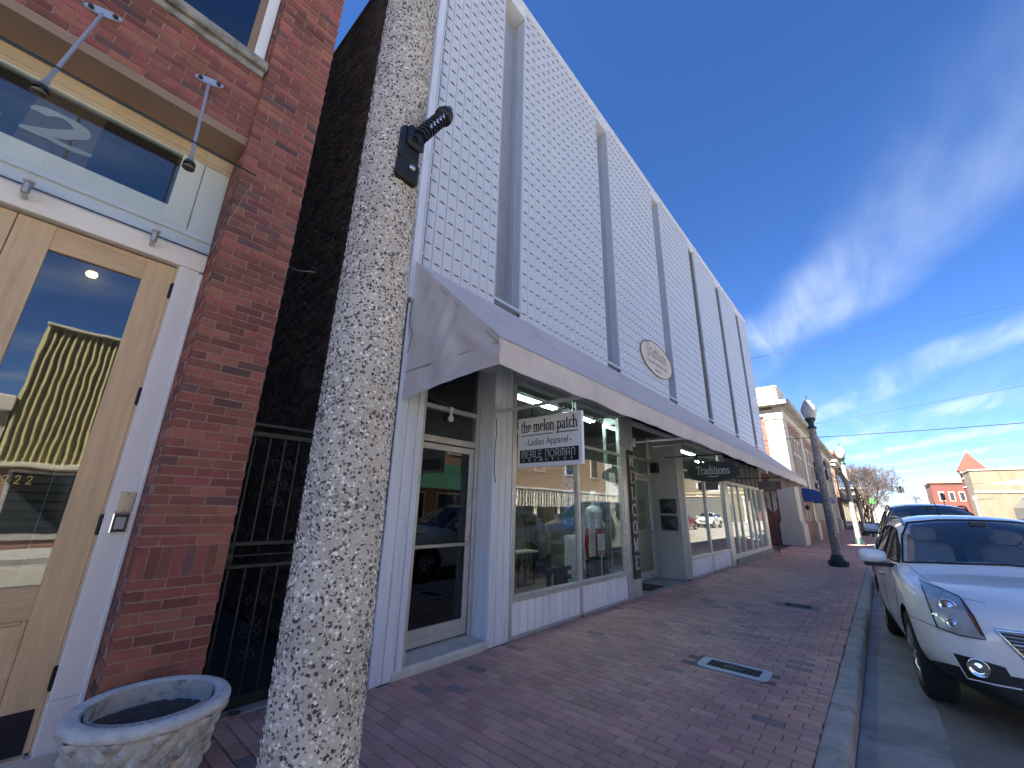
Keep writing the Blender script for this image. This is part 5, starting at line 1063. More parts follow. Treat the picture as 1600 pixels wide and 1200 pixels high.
CARM = Matrix.Translation((7.87, -.83, -.13)) @ Matrix.Rotation(math.pi + .083, 4, 'Z') @ Matrix.Diagonal((1, 1, 1.065, 1)); CINV = CARM.inverted()
def hit_front(y, z):
    h = BV.ray_cast(Vector((4, y, z)), Vector((-1, 0, 0))); return h[0], h[1]
def hit_side(x, z, s_=-1):
    h = BV.ray_cast(Vector((x, s_ * 3, z)), Vector((0, -s_, 0))); return h[0], h[1]
def hit_top(x, y):
    h = BV.ray_cast(Vector((x, y, 4)), Vector((0, 0, -1))); return h[0], h[1]
def hit_pix(u, v):   # where the sight line of a photographed point meets the bodywork
    r = Vector((u - 800, 600 - v, 630)); w = Vector((r.dot(AX_S), r.dot(AX_L), r.dot(AX_U))).normalized()
    h = BV.ray_cast(CINV @ EYE, CINV.to_3x3() @ w); return h[0], h[1]
def inpoly(p, poly):
    c = False; j = len(poly) - 1
    for i in range(len(poly)):
        a, b = poly[i], poly[j]
        if (a[1] > p[1]) != (b[1] > p[1]) and p[0] < (b[0] - a[0]) * (p[1] - a[1]) / (b[1] - a[1]) + a[0]: c = not c
        j = i
    return c
def patch(poly, hit, off, step):
    """a panel that follows the bodywork inside an outline"""
    pts = []; n = len(poly)
    for i in range(n):
        a, b = Vector(poly[i]), Vector(poly[(i + 1) % n]); k = max(1, int((b - a).length / step))
        pts += [a + (b - a) * (t / k) for t in range(k)]
    nb = len(pts); xs = [p[0] for p in poly]; ys = [p[1] for p in poly]; x = min(xs) + step * .5
    out = [tuple(p) for p in pts]
    while x < max(xs):
        y = min(ys) + step * .5
        while y < max(ys):
            if inpoly((x, y), out) and min((Vector((x, y)) - p).length for p in pts) > step * .45: pts.append(Vector((x, y)))
            y += step
        x += step
    r = delaunay_2d_cdt(pts, [], [list(range(nb))], 1, 1e-6); vs = []; ok = []
    for p in r[0]:
        h, nn = hit(p[0], p[1]); ok.append(h is not None); vs.append(h + nn * off if h is not None else Vector((0, 0, 0)))
    return vs, [f for f in r[2] if all(ok[i] for i in f)]
def mir(vs): return [Vector((v[0], -v[1], v[2])) for v in vs]
def line(hit, pts, off, n=10):
    out = []
    for a, b in zip(pts[:-1], pts[1:]):
        for i in range(n): t = i / n; h, nn = hit(a[0] + (b[0] - a[0]) * t, a[1] + (b[1] - a[1]) * t); (out.append(h + nn * off) if h is not None else None)
    h, nn = hit(*pts[-1]); (out.append(h + nn * off) if h is not None else None)
    return out
WS = [(-.80, 1.135), (-.60, 1.155), (0, 1.185), (.60, 1.155), (.80, 1.135), (.70, 1.40), (.595, 1.545), (.3, 1.585), (0, 1.592), (-.3, 1.585), (-.595, 1.545), (-.70, 1.40)]
SW = [[(.80, 1.125), (.52, 1.29), (.10, 1.455), (-.27, 1.485), (-.30, 1.125)], [(-.37, 1.125), (-.34, 1.487), (-.85, 1.487), (-1.20, 1.475), (-1.24, 1.14)], [(-1.31, 1.145), (-1.27, 1.47), (-1.6, 1.44), (-1.92, 1.36), (-1.80, 1.20)]]
def make_car(name, lab, paint, group, loc, rz, scale=(1, 1, 1), detail=True):
    t = thing(name, lab, 'car', loc, rz, group); t.scale = scale
    bm = bmesh.new(); bm.from_mesh(body_me); kill = []
    for f in bm.faces:
        c = f.calc_center_median()
        if c.z > 1.11 and c.x > .1 and f.normal.x > .25 and abs(f.normal.y) < .75 and inpoly((c.y, c.z), [(p[0] * .955, 1.36 + (p[1] - 1.36) * .92) for p in WS]): kill.append(f)
        elif c.z > 1.1 and abs(f.normal.y) > .5 and any(inpoly((c.x, c.z), [(sum(q[0] for q in w) / len(w) + (p[0] - sum(q[0] for q in w) / len(w)) * .9, 1.31 + (p[1] - 1.31) * .88) for p in w]) for w in SW): kill.append(f)
    bmesh.ops.delete(bm, geom=kill, context='FACES'); me = bpy.data.meshes.new('body'); bm.to_mesh(me); bm.free(); me.materials.append(paint); me.materials.append(PLASTIC)
    for p in me.polygons: p.use_smooth = True
    try: me.set_sharp_from_angle(angle=R(38))
    except Exception: pass
    body = link('body', me, t)
    def add(nm, mb, mt, par=t): return mb.build(nm, mt, par)
    vs, fs = patch(WS, hit_front, .004, .05); ws = add('windscreen', MB().add(vs, fs, 0, True), CARGLASS)
    pts = line(hit_front, WS + [WS[0]], .006, 5); add('windscreen_seal', MB().tube(pts, .011, 6), SEAM, ws)
    for s_ in (-1, 1):
        for i, w in enumerate(SW):
            vs, fs = patch(w, lambda x, z: hit_side(x, z, s_), .003, .06); sw = add('side_window', MB().add(vs, fs, 0, True), TINT if i else CARGLASS)
            add('window_seal', MB().tube(line(lambda x, z: hit_side(x, z, s_), w + [w[0]], .004, 4), .010, 5), SEAM, sw)
        rail = [Vector((x, s_ * .635, 1.0)) for x in (.15, 0, -.4, -.8, -1.2, -1.6, -1.85)]; rl = []
        for i, p in enumerate(rail): h, nn = hit_top(p.x, p.y); rl.append(Vector((p.x, p.y, h.z + (.0 if i in (0, 6) else .045))))
        add('roof_rail', MB().tube(rl, .016, 8), STEEL if detail else PLASTIC)
        # mirror
        mr = add('mirror', MB().lathe([(0, -.10), (.06, -.09), (.082, -.03), (.085, .05), (.07, .095), (0, .10)], 18, (.62, s_ * 1.05, 1.17), 0, True, Matrix.Rotation(R(90), 4, 'X') @ Matrix.Diagonal((.8, .92, 1.35, 1))), paint)
        add('mirror_arm', MB().cbox(.56, .66, min(s_ * .86, s_ * 1.15), max(s_ * .86, s_ * 1.15), 1.06, 1.10, .012), PLASTIC, mr)
        # door seams, handles, side moulding
        H = lambda x, z: hit_side(x, z, s_)
        for pl in ([(.95, 1.02), (.98, .6), (.92, .34), (.2, .31), (-.28, .31)], [(-.30, 1.10), (-.29, .6), (-.28, .31)], [(-.28, .32), (-.9, .33), (-1.02, .52), (-1.25, .80), (-1.27, 1.12)]): add('door_seam', MB().tube(line(H, pl, -.001, 8), .0045, 5), SEAM)
        for x in (-.12, -1.02):
            h, nn = H(x, .93); add('door_handle', MB().tube([h + V(.1, 0, 0), h + V(.08, s_ * .03, 0), h + V(-.08, s_ * .03, 0), h + V(-.1, 0, 0)], .013, 8), CHROME)
        if detail: add('window_trim', MB().tube(line(H, [(.82, 1.10), (-.3, 1.105), (-1.3, 1.12), (-1.85, 1.175)], .006, 10), .008, 6), CHROME)
    for X in (1.405, -1.405):
        for s_ in (-1, 1):
            w = add('wheel', MB().lathe([(.20, -.115), (.235, -.12), (.33, -.122), (.362, -.10), (.37, -.05), (.37, .05), (.362, .10), (.33, .122), (.235, .12), (.215, .105)], 48), RUBBER); w.location = (X, s_ * .815, .37); w.rotation_euler = (R(-90 * s_), 0, R(0))
            MB().lathe([(.238, .118), (.232, .123), (.222, .10), (.205, .07), (.20, -.10)], 48).build('rim', ALLOY, w); mb = MB()
            for k in range(7):
                for e in (-.10, .10):
                    a = k * 6.2832 / 7 + e; mb.tube([(.05 * math.cos(a), .05 * math.sin(a), .112), (.14 * math.cos(a + e * .3), .14 * math.sin(a + e * .3), .128), (.222 * math.cos(a + e * .6), .222 * math.sin(a + e * .6), .098)], .016, 6)
            mb.lathe([(0, .112), (.04, .11), (.06, .098), (.06, .06)], 20); mb.build('spokes', ALLOY, w); MB().lathe([(0, .02), (.15, .02), (.15, .03), (.0, .03)], 24).build('brake_disc', STEEL, w); MB().lathe([(.2, -.02), (0, -.02)], 24).build('hub_back', CABIN, w)
    # cabin
    cb = add('cabin_floor', MB().box(-2.0, 1.0, -.8, .8, .30, .62).box(-2.1, -2.0, -.7, .7, .3, 1.1), CABIN)
    add('dashboard', MB().cbox(.55, 1.0, -.78, .78, .6, 1.10, .06), CABIN)
    for (x, y) in ((-.15, .38), (-.15, -.38), (-1.1, .4), (-1.1, -.4)):
        st = add('seat', MB().cbox(x - .25, x + .28, y - .26, y + .26, .60, .76, .05), LEATHER); MB().cbox(-.07, .07, -.25, .25, 0, .62, .06, M=Matrix.Translation((x - .25, y, .70)) @ Matrix.Rotation(R(-14), 4, 'Y')).build('seat_back', LEATHER, st); MB().cbox(-.05, .05, -.13, .13, .64, .82, .04, M=Matrix.Translation((x - .25, y, .70)) @ Matrix.Rotation(R(-14), 4, 'Y')).build('head_rest', LEATHER, st)
    add('steering_wheel', MB().tube([(.42 - .06 * math.sin(a * .2618), .38 + .18 * math.cos(a * .2618), 1.0 + .17 * math.sin(a * .2618)) for a in range(25)], .016, 8), CABIN)
    h, nn = hit_front(0, 1.53); add('rear_mirror', MB().cbox(h.x - .16, h.x - .10, -.12, .12, 1.45, 1.53, .015).cbox(h.x - .1, h.x - .02, -.07, .07, 1.5, 1.58, .01), CABIN)
    # grille
    gp = [(-.47, .79), (0, .805), (.47, .79), (.33, .585), (0, .57), (-.33, .585)]
    vs, fs = patch(gp, hit_front, .003, .05); gr = add('grille', MB().add(vs, fs, 0, True), BLACK)
    for i in range(8):
        z = .605 + i * .025; y = .345 + (.12) * i / 7 - .012
        if i == 4: add('grille_bar', MB().tube(line(hit_front, [(-y, z), (y, z)], .012, 14), .013, 6), STEEL, gr)
        else: add('grille_bar', MB().tube(line(hit_front, [(-y, z), (y, z)], .010, 14), .0055, 5), STEEL, gr)
    add('grille_surround', MB().tube(line(hit_front, gp + [gp[0]], .006, 8), .011, 6), CHROME, gr)
    add('badge', MB().prism([(-.05, .04), (.05, .04), (.05, 0), (0, -.05), (-.05, 0)], hit_front(0, .70)[0] + V(.018, 0, 0), (0, 1, 0), (0, 0, 1), (.008, 0, 0)), CHROME, gr)
    # lamps, fog pods, seams measured on the near side and mirrored
    HL = [(1436, 906), (1447, 911), (1478, 924), (1499, 933), (1520, 962), (1541, 1000), (1500, 993), (1466, 981), (1452, 945)]
    AMB = [(1499, 934), (1505, 938), (1524, 965), (1541, 998), (1532, 992), (1513, 962)]
    FP = [(1489, 1020), (1535, 1032), (1571, 1043), (1590, 1073), (1555, 1067), (1512, 1058)]
    def both(nm, poly, off, step, mt, par=None):
        vs, fs = patch(poly, hit_pix, off, step); a = add(nm, MB().add(vs, fs, 0, True), mt, par[0] if par else t); b = add(nm, MB().add(mir(vs), fs, 0, True), mt, par[1] if par else t); return a, b
    hl = both('headlight', HL, .004, 6, HOUSING); both('amber_strip', AMB, .007, 5, AMBER, hl); both('lens', HL, .016, 6, LENS, hl)
    for (u, v, rad) in ((1481, 948, .062), (1490, 975, .045)):
        h, nn = hit_pix(u, v); q = Vector((1, -.25, .1)).to_track_quat('Z', 'Y').to_matrix().to_4x4()
        for k in (0, 1):
            c = h + nn * .004; c = Vector((c.x, c.y * (1 if not k else -1), c.z)); add('projector', MB().lathe([(rad, 0), (rad, .004), (rad * .82, .008), (rad * .75, -.002), (rad * .55, .004), (0, .010)], 28, c, 0, True, q), CHROME, hl[k])
    add('headlight_rim', MB().tube([h + nn * .008 for h, nn in [hit_pix(HL[i][0] + (HL[(i + 1) % 9][0] - HL[i][0]) * k / 4, HL[i][1] + (HL[(i + 1) % 9][1] - HL[i][1]) * k / 4) for i in range(9) for k in range(4)] if h is not None], .005, 5), SEAM, hl[0])
    fp = both('fog_pod', FP, .003, 6, PLASTIC)
    h, nn = hit_pix(1529, 1043)
    for k in (0, 1):
        c = h + nn * .006; c = Vector((c.x, c.y * (1 if not k else -1), c.z)); add('fog_lamp', MB().lathe([(.066, 0), (.068, .012), (.058, .016), (.050, .004), (.03, .006), (0, .012)], 28, c, 0, True, Vector((1, -.1, 0)).to_track_quat('Z', 'Y').to_matrix().to_4x4()), CHROME, fp[k])
    def lines(nm, px, rad, mt=SEAM):
        pts = line(hit_pix, px, -.001, 10); add(nm, MB().tube(pts, rad, 5), mt); add(nm, MB().tube(mir(pts), rad, 5), mt)
    lines('bonnet_seam', [(1417, 882), (1450, 908), (1500, 934), (1540, 942)], .003); lines('bumper_seam', [(1421, 962), (1440, 970), (1466, 981)], .0035); lines('pod_trim', [(1486, 1017), (1512, 1060), (1555, 1070), (1598, 1078)], .007, paint)
    h, nn = hit_pix(1519, 1018)
    if h is not None: add('parking_sensor', MB().lathe([(0, .002), (.012, .002), (.014, 0)], 14, h, 0, True, nn.to_track_quat('Z', 'Y').to_matrix().to_4x4()), paint)
    h, nn = hit_top(-1.55, 0); add('antenna', MB().tube([h + V(0, 0, -.01), h + V(-.02, 0, .03), h + V(-.16, 0, .22)], .006, 6, rs=[.02, .009, .004]), PLASTIC)
    h, nn = hit_top(1.45, .12); add('washer_jet', MB().cbox(h.x - .02, h.x + .02, h.y - .012, h.y + .012, h.z - .002, h.z + .012, .004), PLASTIC)
    for s_ in (-1, 1):
        vs, fs = patch([(.60 * s_, .86), (.84 * s_, .84), (.82 * s_, 1.28), (.70 * s_, 1.30)] if s_ > 0 else [(-.70, 1.30), (-.82, 1.28), (-.84, .84), (-.60, .86)], lambda y, z: BV.ray_cast(Vector((-5, y, z)), Vector((1, 0, 0)))[:2], .004, .06); add('tail_light', MB().add(vs, fs, 0, True), pm('red_lamp', (.30, .01, .01), .15, coat=.5)) if fs else None
    return t
suv = make_car('parked_car', 'white sport utility car parked nose towards us at the near kerb', PEARL, 'cars parked along the street', CARM.translation, math.pi + .083, (1, 1, 1.065))
make_car('parked_car', 'taller white vehicle parked behind the near white car at the kerb', paintmat('plain_white_paint', (.62, .62, .62)), 'cars parked along the street', (14.35, -.86, -.13), math.pi + .03, (1.1, 1.05, 1.235), False)
make_car('parked_car', 'red car parked across the street, seen in the window reflections', paintmat('dark_red_paint', (.22, .012, .02), .2), 'cars parked along the street', (43.5, -7.55, -.13), 0.0, (.95, .95, .9), False)
make_car('parked_car', 'white car across the street, seen only in the second window reflection', paintmat('other_white_paint', (.6, .6, .6)), 'cars parked along the street', (52.5, -7.65, -.13), math.pi, (1, 1, 1), False)
make_car('parked_car', 'dark car parked across the street, seen in the first window reflection', paintmat('dark_blue_paint', (.03, .035, .045), .3), 'cars parked along the street', (24, -7.6, -.13), math.pi, (1, 1, 1), False)

# ------------------------------------------------------------------ the classical corner building beyond the alley
def wthing(name, lab, cat, loc, group=None): return thing(name, lab, cat, loc, 0, group)
STUCCO = pm('cream_stucco', (.50, .46, .38), .8, var=.07, nscale=.8, stain=((.38, .36, .31), 1.2, .58, .5)); STUCCO2 = pm('grey_stained_cornice', (.34, .32, .28), .85, var=.15, stain=((.08, .08, .07), 2.2, .52, .6)); PINKB = pm('dull_red_brick', (.22, .125, .10), .9, var=.2, nscale=20, rnd=None); DARKGL = pm('dark_window_glass', (.03, .036, .042), .06, spec=.8)
BLUE = pm('blue_canvas', (.012, .05, .25), .7, var=.15, nscale=4)
CX0, CX1, CY, CZ = 26.95, 58, 3.25, 8.05
cb = wthing('classical_building', 'cream and brick classical building with pilasters and heavy cornice beyond the alley', 'building', (CX0, CY, 0))
def cp(mb, name, mat, parent=None):
    o = mb.build(name, mat, parent or cb)
    if not parent: o.location = -Vector(cb.location)
    return o
cp(MB().box(CX0 + .06, CX1, CY + .12, 18, 0, CZ - .3), 'wall', PINKB)
# bricks of the end wall
mb = MB(); z = 0.; r = 0
while z < 7.2:
    y = 4.10 - (r % 2) * .105
    while y < 8.5: mb.box(CX0 + .045 + random.uniform(-.004, .004), CX0 + .07, y + .005, y + .205, z + .005, z + .07, 0, random.uniform(.01, 1), 'r'); y += .21
    z += .0757; r += 1
tag(cp(mb, 'end_wall_bricks', brickmat('end_wall_brick', 'attr', (.24, .085, .06))), kind='stuff')
def pilaster(x0, x1, y0, y1):
    cp(MB().cbox(x0, x1, y0, y1, 1.25, 6.75, .012), 'pilaster', STUCCO); cp(MB().cbox(x0 - .12, x1 + .12, y0 - .12, y1 + .1, 0, 1.08, .02).cbox(x0 - .07, x1 + .07, y0 - .07, y1 + .06, 1.08, 1.16, .02).cbox(x0 - .03, x1 + .03, y0 - .03, y1 + .03, 1.16, 1.25, .015), 'pedestal', STUCCO); cp(MB().cbox(x0 - .06, x1 + .06, y0 - .06, y1 + .04, 6.75, 6.95, .015), 'capital', STUCCO)
pilaster(CX0, CX0 + 1.6, CY, 4.10); cp(MB().cbox(CX0 - .014, CX0 + .0, 3.4, 3.95, .62, .86, .003), 'name_plaque', pm('worn_plaque', (.45, .43, .38), .8, var=.3, nscale=14))
for i, x in enumerate((33.9, 41.0, 48.4, 56.2)): pilaster(x, x + 1.1, CY, CY + .3)
cp(MB().cbox(CX0 - .05, CX1, CY - .05, CY + .4, 6.95, 7.35, .02).cbox(CX0 - .05, CX0 + .4, CY + .4, 9, 6.95, 7.35, .02), 'frieze', STUCCO)
cp(MB().cbox(CX0 - .2, CX1, CY - .2, CY + .4, 7.35, 7.5, .02).cbox(CX0 - .45, CX1, CY - .5, CY + .4, 7.5, 7.75, .03).cbox(CX0 - .45, CX0 + .4, CY + .4, 6.2, 7.5, 7.75, .03), 'cornice', STUCCO2)
for i in range(60): cp(MB().cbox(CX0 - .3 + i * .52, CX0 - .1 + i * .52, CY - .42, CY - .2, 7.38, 7.5, .01), 'dentil', STUCCO2) if i < 56 else None
cp(MB().cbox(CX0, CX0 + 2.6, CY + .05, 5.4, 7.75, 8.62, .02).cbox(CX0 - .06, CX0 + 2.66, CY, 5.46, 8.62, 8.72, .02).cbox(CX0 + 2.6, CX1, CY + .15, CY + .5, 7.75, 8.15, .02), 'parapet', STUCCO)
def winset(x0, n, w, g):
    for i in range(n):
        a = x0 + i * (w + g); f = cp(MB().cbox(a - .12, a, CY + .04, CY + .2, 1.2, 6.2, .01).cbox(a + w, a + w + .12, CY + .04, CY + .2, 1.2, 6.2, .01).cbox(a, a + w, CY + .05, CY + .2, 6.08, 6.22, .01).cbox(a, a + w, CY + .05, CY + .2, 5.05, 5.2, .01), 'window', STUCCO)
        MB().box(a, a + w, CY + .14, CY + .15, 2.9, 5.05).build('pane', DARKGL, f); MB().box(a, a + w, CY + .08, CY + .12, 5.2, 6.08).build('spandrel', PINKB, f); MB().box(a, a + w, CY + .14, CY + .15, .3, 2.85).build('pane', DARKGL, f); MB().cbox(a + w / 2 - .025, a + w / 2 + .025, CY + .1, CY + .14, 2.9, 5.05, .004).cbox(a, a + w, CY + .1, CY + .14, 3.9, 3.96, .004).build('glazing_bar', STUCCO, f)
winset(29.7, 3, .95, .35); winset(36.2, 3, 1.0, .4); winset(43.4, 3, 1.0, .45); winset(50.6, 3, 1.1, .5)
t = wthing('blue_awning', 'rounded blue canvas awning over the door of the classical building', 'awning', (30.9, CY, 2.3)); mb = MB(); nA = 10
vs, fs = sheet(lambda u, v: (-.9 + u * 4.4, -1.15 * math.sin(v * math.pi / 2), .75 * math.cos(v * math.pi / 2) + .0), 30, nA); mb.add(vs, fs, 0, True)
for x_ in (-.9, 3.5): mb.add([(x_, 0, 0)] + [(x_, -1.15 * math.sin(i / nA * math.pi / 2), .75 * math.cos(i / nA * math.pi / 2)) for i in range(nA + 1)], [tuple([0, i + 1, i + 2]) for i in range(nA)])
mb.build('canopy', BLUE, t)
for i in range(5): MB().tube([(-.9 + i * 1.1, -1.16 * math.sin(k / 8 * math.pi / 2), .755 * math.cos(k / 8 * math.pi / 2)) for k in range(9)], .012, 5).build('rib', BLUE, t)
t = wthing('projecting_sign', 'dark blue projecting sign with a pale disc on the classical building', 'sign', (38.2, CY - .1, 4.7)); MB().cbox(-.06, .06, -.75, 0, -.7, .7, .02).build('board', pm('navy_sign', (.015, .02, .06), .5), t); MB().lathe([(0, .0), (.28, 0), (.3, .01)], 28, (-.062, -.38, .2), 0, True, Matrix.Rotation(R(-90), 4, 'Y')).build('disc', PAPER, t)
t = wthing('wall_letters', 'small navy sign board low on the brick of the classical building', 'sign', (38.3, CY - .06, 3.4)); MB().cbox(0, 2.2, -.05, 0, 0, .45, .01).build('board', pm('navy_sign2', (.03, .04, .09), .5), t)
for i in range(6): MB().cbox(.2 + i * .32, .38 + i * .32, -.058, -.05, .12, .33, .002).build('letter_mark', PAPER, t)
t = wthing('wall_lamp', 'small dark wall lamp beside the blue awning', 'light', (29.3, CY - .02, 1.9)); MB().lathe([(0, .2), (.09, .15), (.11, .0), (.07, -.06), (0, -.08)], 14, (0, -.16, 0)).build('lantern', IRON, t); MB().tube([(0, 0, .1), (0, -.16, .2)], .015, 6).build('arm', IRON, t)

# ------------------------------------------------------------------ traffic sign on a post at the alley
t = wthing('sign_post', 'back of a grey metal traffic sign on a thin dark post at the alley', 'sign', (21.36, 3.5, 0)); MB().cbox(-.03, .03, -.02, .02, 0, 2.5, .004).build('post', pm('rusty_post', (.05, .035, .03), .8, .3), t)
sm_ = pm('sign_back_aluminium', (.52, .52, .50), .45, .3, var=.1); MB().prism([(-.21, .95), (.21, .95), (.21, .70), (.165, .64), (.19, .3), (.0, 0), (-.19, .3), (-.165, .64), (-.21, .70)], (.035, 0, 1.57), (0, 1, 0), (0, 0, 1), (.006, 0, 0)).build('plate', sm_, t)
for z_ in (1.8, 2.3): MB().lathe([(0, .01), (.012, .008), (.014, 0)], 8, (.03, 0, z_), 0, True, Matrix.Rotation(R(-90), 4, 'Y')).build('bolt', STEEL, t)

# ------------------------------------------------------------------ farther along the near side
b3 = wthing('corner_block', 'brown block with pale cornice and orange roof edge past the classical building', 'building', (62, 3.2, 0)); TERRA = pm('orange_tile_edge', (.28, .10, .055), .8, var=.15)
MB().box(0, 26, 0, 14, 0, 7.6).build('wall', pm('brown_wall', (.13, .085, .065), .9, var=.2, nscale=3), b3); MB().cbox(-.4, 26, -.45, 10, 7.6, 7.9, .03).cbox(-.2, 26, -.2, 10, 7.2, 7.45, .03).build('cornice', STUCCO, b3); MB().cbox(-.3, 26, -.3, 10, 8.5, 9.0, .05).cbox(-.1, 26, -.1, 10, 7.9, 8.5, .02).build('roof_edge', TERRA, b3)
for i in range(7):
    f = MB().cbox(1.2 + i * 3.4, 2.8 + i * 3.4, -.06, .1, 4.2, 6.4, .02).build('window', STUCCO, b3); MB().box(1.35 + i * 3.4, 2.65 + i * 3.4, -.07, -.062, 4.35, 6.25).build('pane', DARKGL, f); f = MB().cbox(.9 + i * 3.4, 3.1 + i * 3.4, -.08, .1, .3, 3.0, .02).build('shop_bay', STUCCO, b3); MB().box(1.1 + i * 3.4, 2.9 + i * 3.4, -.09, -.082, .6, 2.8).build('pane', DARKGL, f)
mb = MB(); [mb.tube([(k * .13, -1.6, 3.3), (k * .13, -1.6, 4.2)], .02, 5) for k in range(0, 60)]; mb.tube([(0, -1.6, 4.2), (7.8, -1.6, 4.2)], .035, 6).box(0, 7.8, -1.7, 0, 3.2, 3.3); mb.build('iron_balcony', IRON, b3)
for i in range(4): MB().lathe([(.1, 0), (.08, 3.2)], 12, (.2 + i * 2.5, -1.5, 0)).build('balcony_post', STUCCO, b3)
b4 = wthing('distant_block', 'low sunlit block closing the near side far down the street', 'building', (96, 1.2, 0)); MB().box(0, 30, 0, 16, 0, 6.0).build('wall', pm('sunlit_block', (.22, .18, .14), .9, var=.15), b4); MB().cbox(-.3, 30, -.3, 16, 6.0, 6.35, .03).build('cornice', STUCCO, b4)
for i in range(5):
    f = MB().cbox(-.08, .1, .8 + i * 2.8, 2.4 + i * 2.8, 3.4, 5.2, .02).build('window', STUCCO, b4); MB().box(-.095, -.085, .95 + i * 2.8, 2.25 + i * 2.8, 3.55, 5.05).build('pane', DARKGL, f)
# ------------------------------------------------------------------ bare trees
BARK = pm('grey_bark', (.08, .06, .05), .9, var=.25, nscale=8)
def tree(x, y, h, spread, lab, seed, group='bare street trees', depth=6):
    rnd = random.Random(seed); t = wthing('bare_tree', lab, 'tree', (x, y, -.05), group); tr = MB(); cr = MB()
    def grow(p, d, ln, r, lev):
        n = 3; pts = [p]; rs = [r]
        for i in range(n):
            d = (d + Vector((rnd.uniform(-.22, .22), rnd.uniform(-.22, .22), rnd.uniform(-.05, .14)))).normalized(); p = p + d * ln / n; pts.append(p); rs.append(r * (1 - .45 * (i + 1) / n))
        (tr if lev < 2 else cr).tube(pts, r, 6 if lev < 2 else 4 if lev < 4 else 3, cap=False, rs=rs)
        if lev >= depth: return
        k = rnd.choice((2, 3, 3)) if lev < 5 else 3
        for i in range(k):
            a = rnd.uniform(0, 6.283); s_ = rnd.uniform(.45, .95) * spread; q = d.orthogonal().normalized(); q2 = d.cross(q); nd = (d + (q * math.cos(a) + q2 * math.sin(a)) * s_ + Vector((0, 0, .10))).normalized(); grow(pts[-1] if rnd.random() < .65 else pts[-2], nd, ln * rnd.uniform(.62, .84), max(r * .57, .009), lev + 1)
    for i in range(3): grow(Vector((rnd.uniform(-.05, .05), rnd.uniform(-.05, .05), 0)), Vector((rnd.uniform(-.3, .3), rnd.uniform(-.3, .3), 1)).normalized(), h * .27, .075, 0)
    tr.build('trunk', BARK, t); cr.build('crown', pm('twig_brown', (.085, .062, .055), .9, var=.2), t)
tree(44, .7, 7.2, .85, 'large bare tree with a reddish grey crown over the far pavement', 11, depth=7); tree(53, 1.0, 6.4, .8, 'bare tree behind the sunlit lamp post', 5); tree(58, 1.2, 5.0, .8, 'smaller bare tree farther along the near pavement', 9); tree(112, -1.5, 7, .8, 'distant bare tree at the end of the street above the white car roof', 21); tree(125, -7, 8, .9, 'distant bare tree beyond the hanging traffic signal', 23)
t = wthing('green_disc_sign', 'small green round sign on a post below the bare tree', 'sign', (52, .35, 0)); MB().cbox(-.03, .03, -.03, .03, 0, 2.9, .004).build('post', IRON, t); MB().lathe([(0, 0), (.27, 0), (.27, .03), (0, .03)], 24, (-.05, 0, 2.9), 0, False, Matrix.Rotation(R(90), 4, 'Y')).build('disc', pm('bright_green', (.05, .42, .06), .5), t)

# ------------------------------------------------------------------ opposite side of the street
OY = -12.0
def block(name, lab, x0, x1, h, mat, parts, cat='building'):
    t = wthing(name, lab, cat, (x0, OY, 0)); MB().box(0, x1 - x0, -14, 0, 0, h).build('wall', mat, t); parts(t, x1 - x0, h); return t
def simple_front(mat_trim, glass_h=2.6, up=True, n=3):
    def f(t, w, h):
        MB().cbox(-.05, w + .05, 0, .22, h - .4, h + .1, .03).build('cornice', mat_trim, t)
        k = int(w / n)
        for i in range(k):
            a = w * (i + .12) / k; b = w * (i + .88) / k
            q = MB().cbox(a, b, .0, .07, .3, glass_h, .01).build('shop_bay', mat_trim, t); MB().box(a + .1, b - .1, .07, .078, .5, glass_h - .12).build('pane', DARKGL, q)
            if up:
                a2, b2 = (a + b) / 2 - .55, (a + b) / 2 + .55; q = MB().cbox(a2, b2, .0, .07, h * .58, h * .58 + 1.9, .01).build('window', mat_trim, t); MB().box(a2 + .1, b2 - .1, .07, .078, h * .58 + .1, h * .58 + 1.8).build('pane', DARKGL, q); MB().cbox(a2, b2, .078, .1, h * .58 + .92, h * .58 + .98, .005).build('glazing_bar', mat_trim, q)
    return f
OLIVE = pm('olive_corrugated_steel', (.27, .235, .11), .5, .1, var=.12, nscale=2, stain=((.17, .145, .07), 2, .56, .5))
def corr(t, w, h):
    n = int(w / .085); vs = []; fs = []
    for i in range(n + 1): x = w * i / n; y = .12 + .05 * (1 if (i // 1) % 2 else -1) * (1 if i % 4 < 2 else .6); vs += [(x, y, 2.6), (x, y, 7.2)]
    mb = MB(); mb.add(vs, [(2 * i, 2 * i + 2, 2 * i + 3, 2 * i + 1) for i in range(n)]); mb.build('corrugated_front', OLIVE, t)
    MB().cbox(-.02, w + .02, .0, .25, 7.2, 7.28, .01).cbox(-.02, w + .02, .0, .9, 2.45, 2.6, .02).build('trim', STUCCO, t)
    for i in range(3):
        q = MB().cbox(.4 + i * 3, 2.9 + i * 3, 0, .06, .3, 2.4, .01).build('shop_bay', ALU, t); MB().box(.5 + i * 3, 2.8 + i * 3, .06, .068, .5, 2.3).build('pane', DARKGL, q)
block('tan_shop', 'low tan shop across the street, seen only in the tall door glass', -18, -1.05, 4.6, pm('tan_render', (.42, .36, .28), .9, var=.12), simple_front(STUCCO, 2.6, False))
block('corrugated_shop', 'shop faced with olive yellow corrugated steel, mirrored in the tall door glass', -1.0, 8.6, 7.15, PINKB, corr)
def green_front(t, w, h):
    simple_front(STUCCO, 2.4, True)(t, w, h); vs, fs = sheet(lambda u, v: (-.0 + u * w, .02 + v * 1.3, 4.1 - 1.55 * v), 30, 4); MB().add(vs, fs, 0, True).build('green_awning', pm('green_canvas', (.02, .085, .055), .8, var=.12), t)
